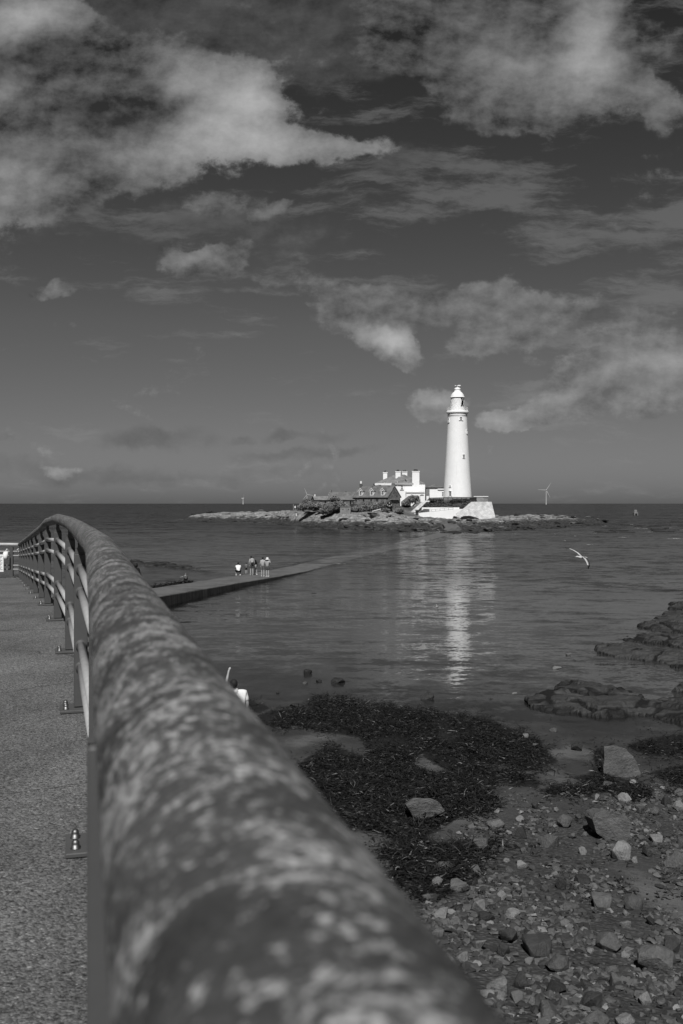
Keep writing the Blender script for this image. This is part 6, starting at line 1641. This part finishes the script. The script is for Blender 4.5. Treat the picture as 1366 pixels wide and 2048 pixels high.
def backpack(label, p, rot, m, s=1.0):
    th = thing('backpack', label, 'backpack', p, rot); th.scale = (s,) * 3
    bm = bmesh.new(); hullpts(bm, [(x, y, z) for x, y, z in ((-.14, 0, 0), (.14, 0, 0), (-.15, -.02, .4), (.15, -.02, .4), (-.13, -.15, .02), (.13, -.15, .02), (-.12, -.13, .36), (.12, -.13, .36), (-.08, -.08, .46), (.08, -.08, .46), (-.08, 0, .46), (.08, 0, .46))]); bevelled(bm, .03, 2); link_mesh('sack', bm, M[m], th, True, local=True)
    bm = bmesh.new(); hullpts(bm, [(x, y, z) for x in (-.1, .1) for y, z in ((-.14, .05), (-.2, .07), (-.14, .22), (-.19, .2))]); link_mesh('pocket', bm, M[m], th, True, local=True)
    for sx in (-.09, .09): bm = bmesh.new(); tube(bm, [(sx, 0, .42), (sx, .1, .47), (sx * 1.1, .2, .3), (sx * 1.2, .13, .06), (sx, 0, .04)], .014, 6); link_mesh('strap', bm, M['cloth_mid'], th, True, local=True)
a = foot(503.5, 1150.5); backpack('pale grey backpack on the back of the tallest person on the causeway', (a[0] + .035, a[1] - .13, a[2] + 1.06), R(15), 'cloth_light')
SIT = dict(CROUCH); SIT.update(wrL=(-.55, .30, .62), elL=(-.38, .2, .66))
a = foot(371.5, 1163.5, .6); person('fair haired child in grey top squatting at the near edge of the causeway', (a[0], a[1], a[2] - .02), R(10), SIT, .62, 'cloth_mid', 'cloth_black', .5, .35, 'hair_fair', shoes='cloth_mid')
D = 40; c = px(271, 1126.5, D); person('dark clothed person half hidden behind the handrail', (c.x, D, c.z - 1.72), R(20), None, 1.0, 'cloth_grey', 'cloth_mid', .95, .95, shoes='rubber')
backpack('black backpack worn by the person half hidden behind the handrail', (c.x + .05, D - .12, c.z - .70), R(20), 'cloth_black', 1.15)
c = px(476, 1357.5, 24.2); gz = beach(c.x, 24.2)
person('person in white T-shirt raising a bare arm, cut off by the handrail', (c.x, 24.2, gz), R(20), dict(neck=(-.04, .02, 1.47), jaw=(-.08, .05, 1.545), head=(-.095, .04, 1.62), crown=(-.10, .03, 1.69), shL=(-.19, .02, 1.43), elL=(-.26, .12, 1.60), wrL=(-.20, .14, 1.83)), (c.z - gz) / 1.735, 'cloth_white', 'cloth_mid', .45, .42)

# ------------------------------------------------------------------ gulls
def loft(bm, rings, mi=0):
    R_ = [[bm.verts.new(p) for p in r] for r in rings]
    for a, b in zip(R_, R_[1:]):
        for j in range(len(a)): bm.faces.new((a[j], a[(j + 1) % len(a)], b[(j + 1) % len(a)], b[j])).material_index = mi
    bm.faces.new(R_[0]).material_index = mi; bm.faces.new(R_[-1][::-1]).material_index = mi
def gull(label, loc, fly=True, scale=1.0, rot=0):
    bm = bmesh.new()
    def ring(x, z, ry, rz, n=12): return [(x, ry * math.cos(2 * math.pi * i / n), z + rz * math.sin(2 * math.pi * i / n)) for i in range(n)]
    # body along X, head towards -X
    loft(bm, [ring(-.235, -.005, .018, .02), ring(-.20, 0, .034, .036), ring(-.165, .002, .036, .038), ring(-.12, -.008, .042, .044), ring(-.05, -.02, .065, .062), ring(.04, -.02, .062, .056), ring(.12, -.01, .042, .036), ring(.17, 0, .028, .018)])
    loft(bm, [ring(-.232, -.008, .012, .013, 8), ring(-.27, -.014, .008, .010, 8), ring(-.292, -.024, .003, .005, 8)], 3)
    prism(bm, [(.13, -.03, -.002), (.27, -.075, -.004), (.285, 0, -.004), (.27, .075, -.004), (.13, .03, -.002)], (0, 0, .012))
    if fly:
        for side, P in ((1, [(-.03, .05, .03), (-.11, .20, .12), (-.22, .36, .18), (-.33, .48, .21), (-.47, .62, .235)]), (-1, [(-.01, -.05, .02), (.03, -.20, -.02), (.06, -.36, -.13), (.07, -.46, -.23), (.04, -.58, -.34)])):
            ch = [.17, .16, .145, .12, .05]; rr = []
            for (x, y, z), c in zip(P, ch): rr.append([(x, y, z + .008), (x + c * .3, y, z + .014), (x + c, y, z), (x + c * .3, y, z - .006)])
            R_ = [[bm.verts.new(p) for p in r] for r in rr]
            for k, (a, b) in enumerate(zip(R_, R_[1:])):
                for j in range(4): bm.faces.new((a[j], a[(j + 1) % 4], b[(j + 1) % 4], b[j])).material_index = 2 if k == 3 else (1 if j in (1,) else 0)
            bm.faces.new(R_[0]); bm.faces.new(R_[-1][::-1]).material_index = 2
    else:
        for s in (-1, 1): loft(bm, [[(x, s * (.062 + .01 * math.cos(a)) , z + h * math.sin(a)) for a in [2 * math.pi * i / 8 for i in range(8)]] for x, z, h in ((-.07, 0, .01), (0, .012, .045), (.1, .012, .032), (.21, .012, .008))], 1)
        loft(bm, [ring(-.12, .02, .04, .05, 10), ring(-.15, .08, .032, .04, 10), ring(-.17, .12, .034, .036, 10), ring(-.20, .12, .02, .022, 10)])
    bmesh.ops.recalc_face_normals(bm, faces=bm.faces)
    o = link_mesh('gull', bm, [M['feather'], M['feather_grey'], M['feather_black'], M['beak']], None, True)
    o.location = loc; o.rotation_euler = rot if isinstance(rot, tuple) else (0, 0, rot); o.scale = (scale,) * 3
    return tag(o, label, 'gull')
gull('white gull gliding over the bay with black wing tips', tuple(px(1162, 1114, 38)), True, .92, (R(12), R(4), R(18)))
D = CAMZ * F / (1214.5 - HY); gull('small white gull floating on the water left of the bright reflection', (xpx(874.5, D), D, .06), False, .8, R(62))
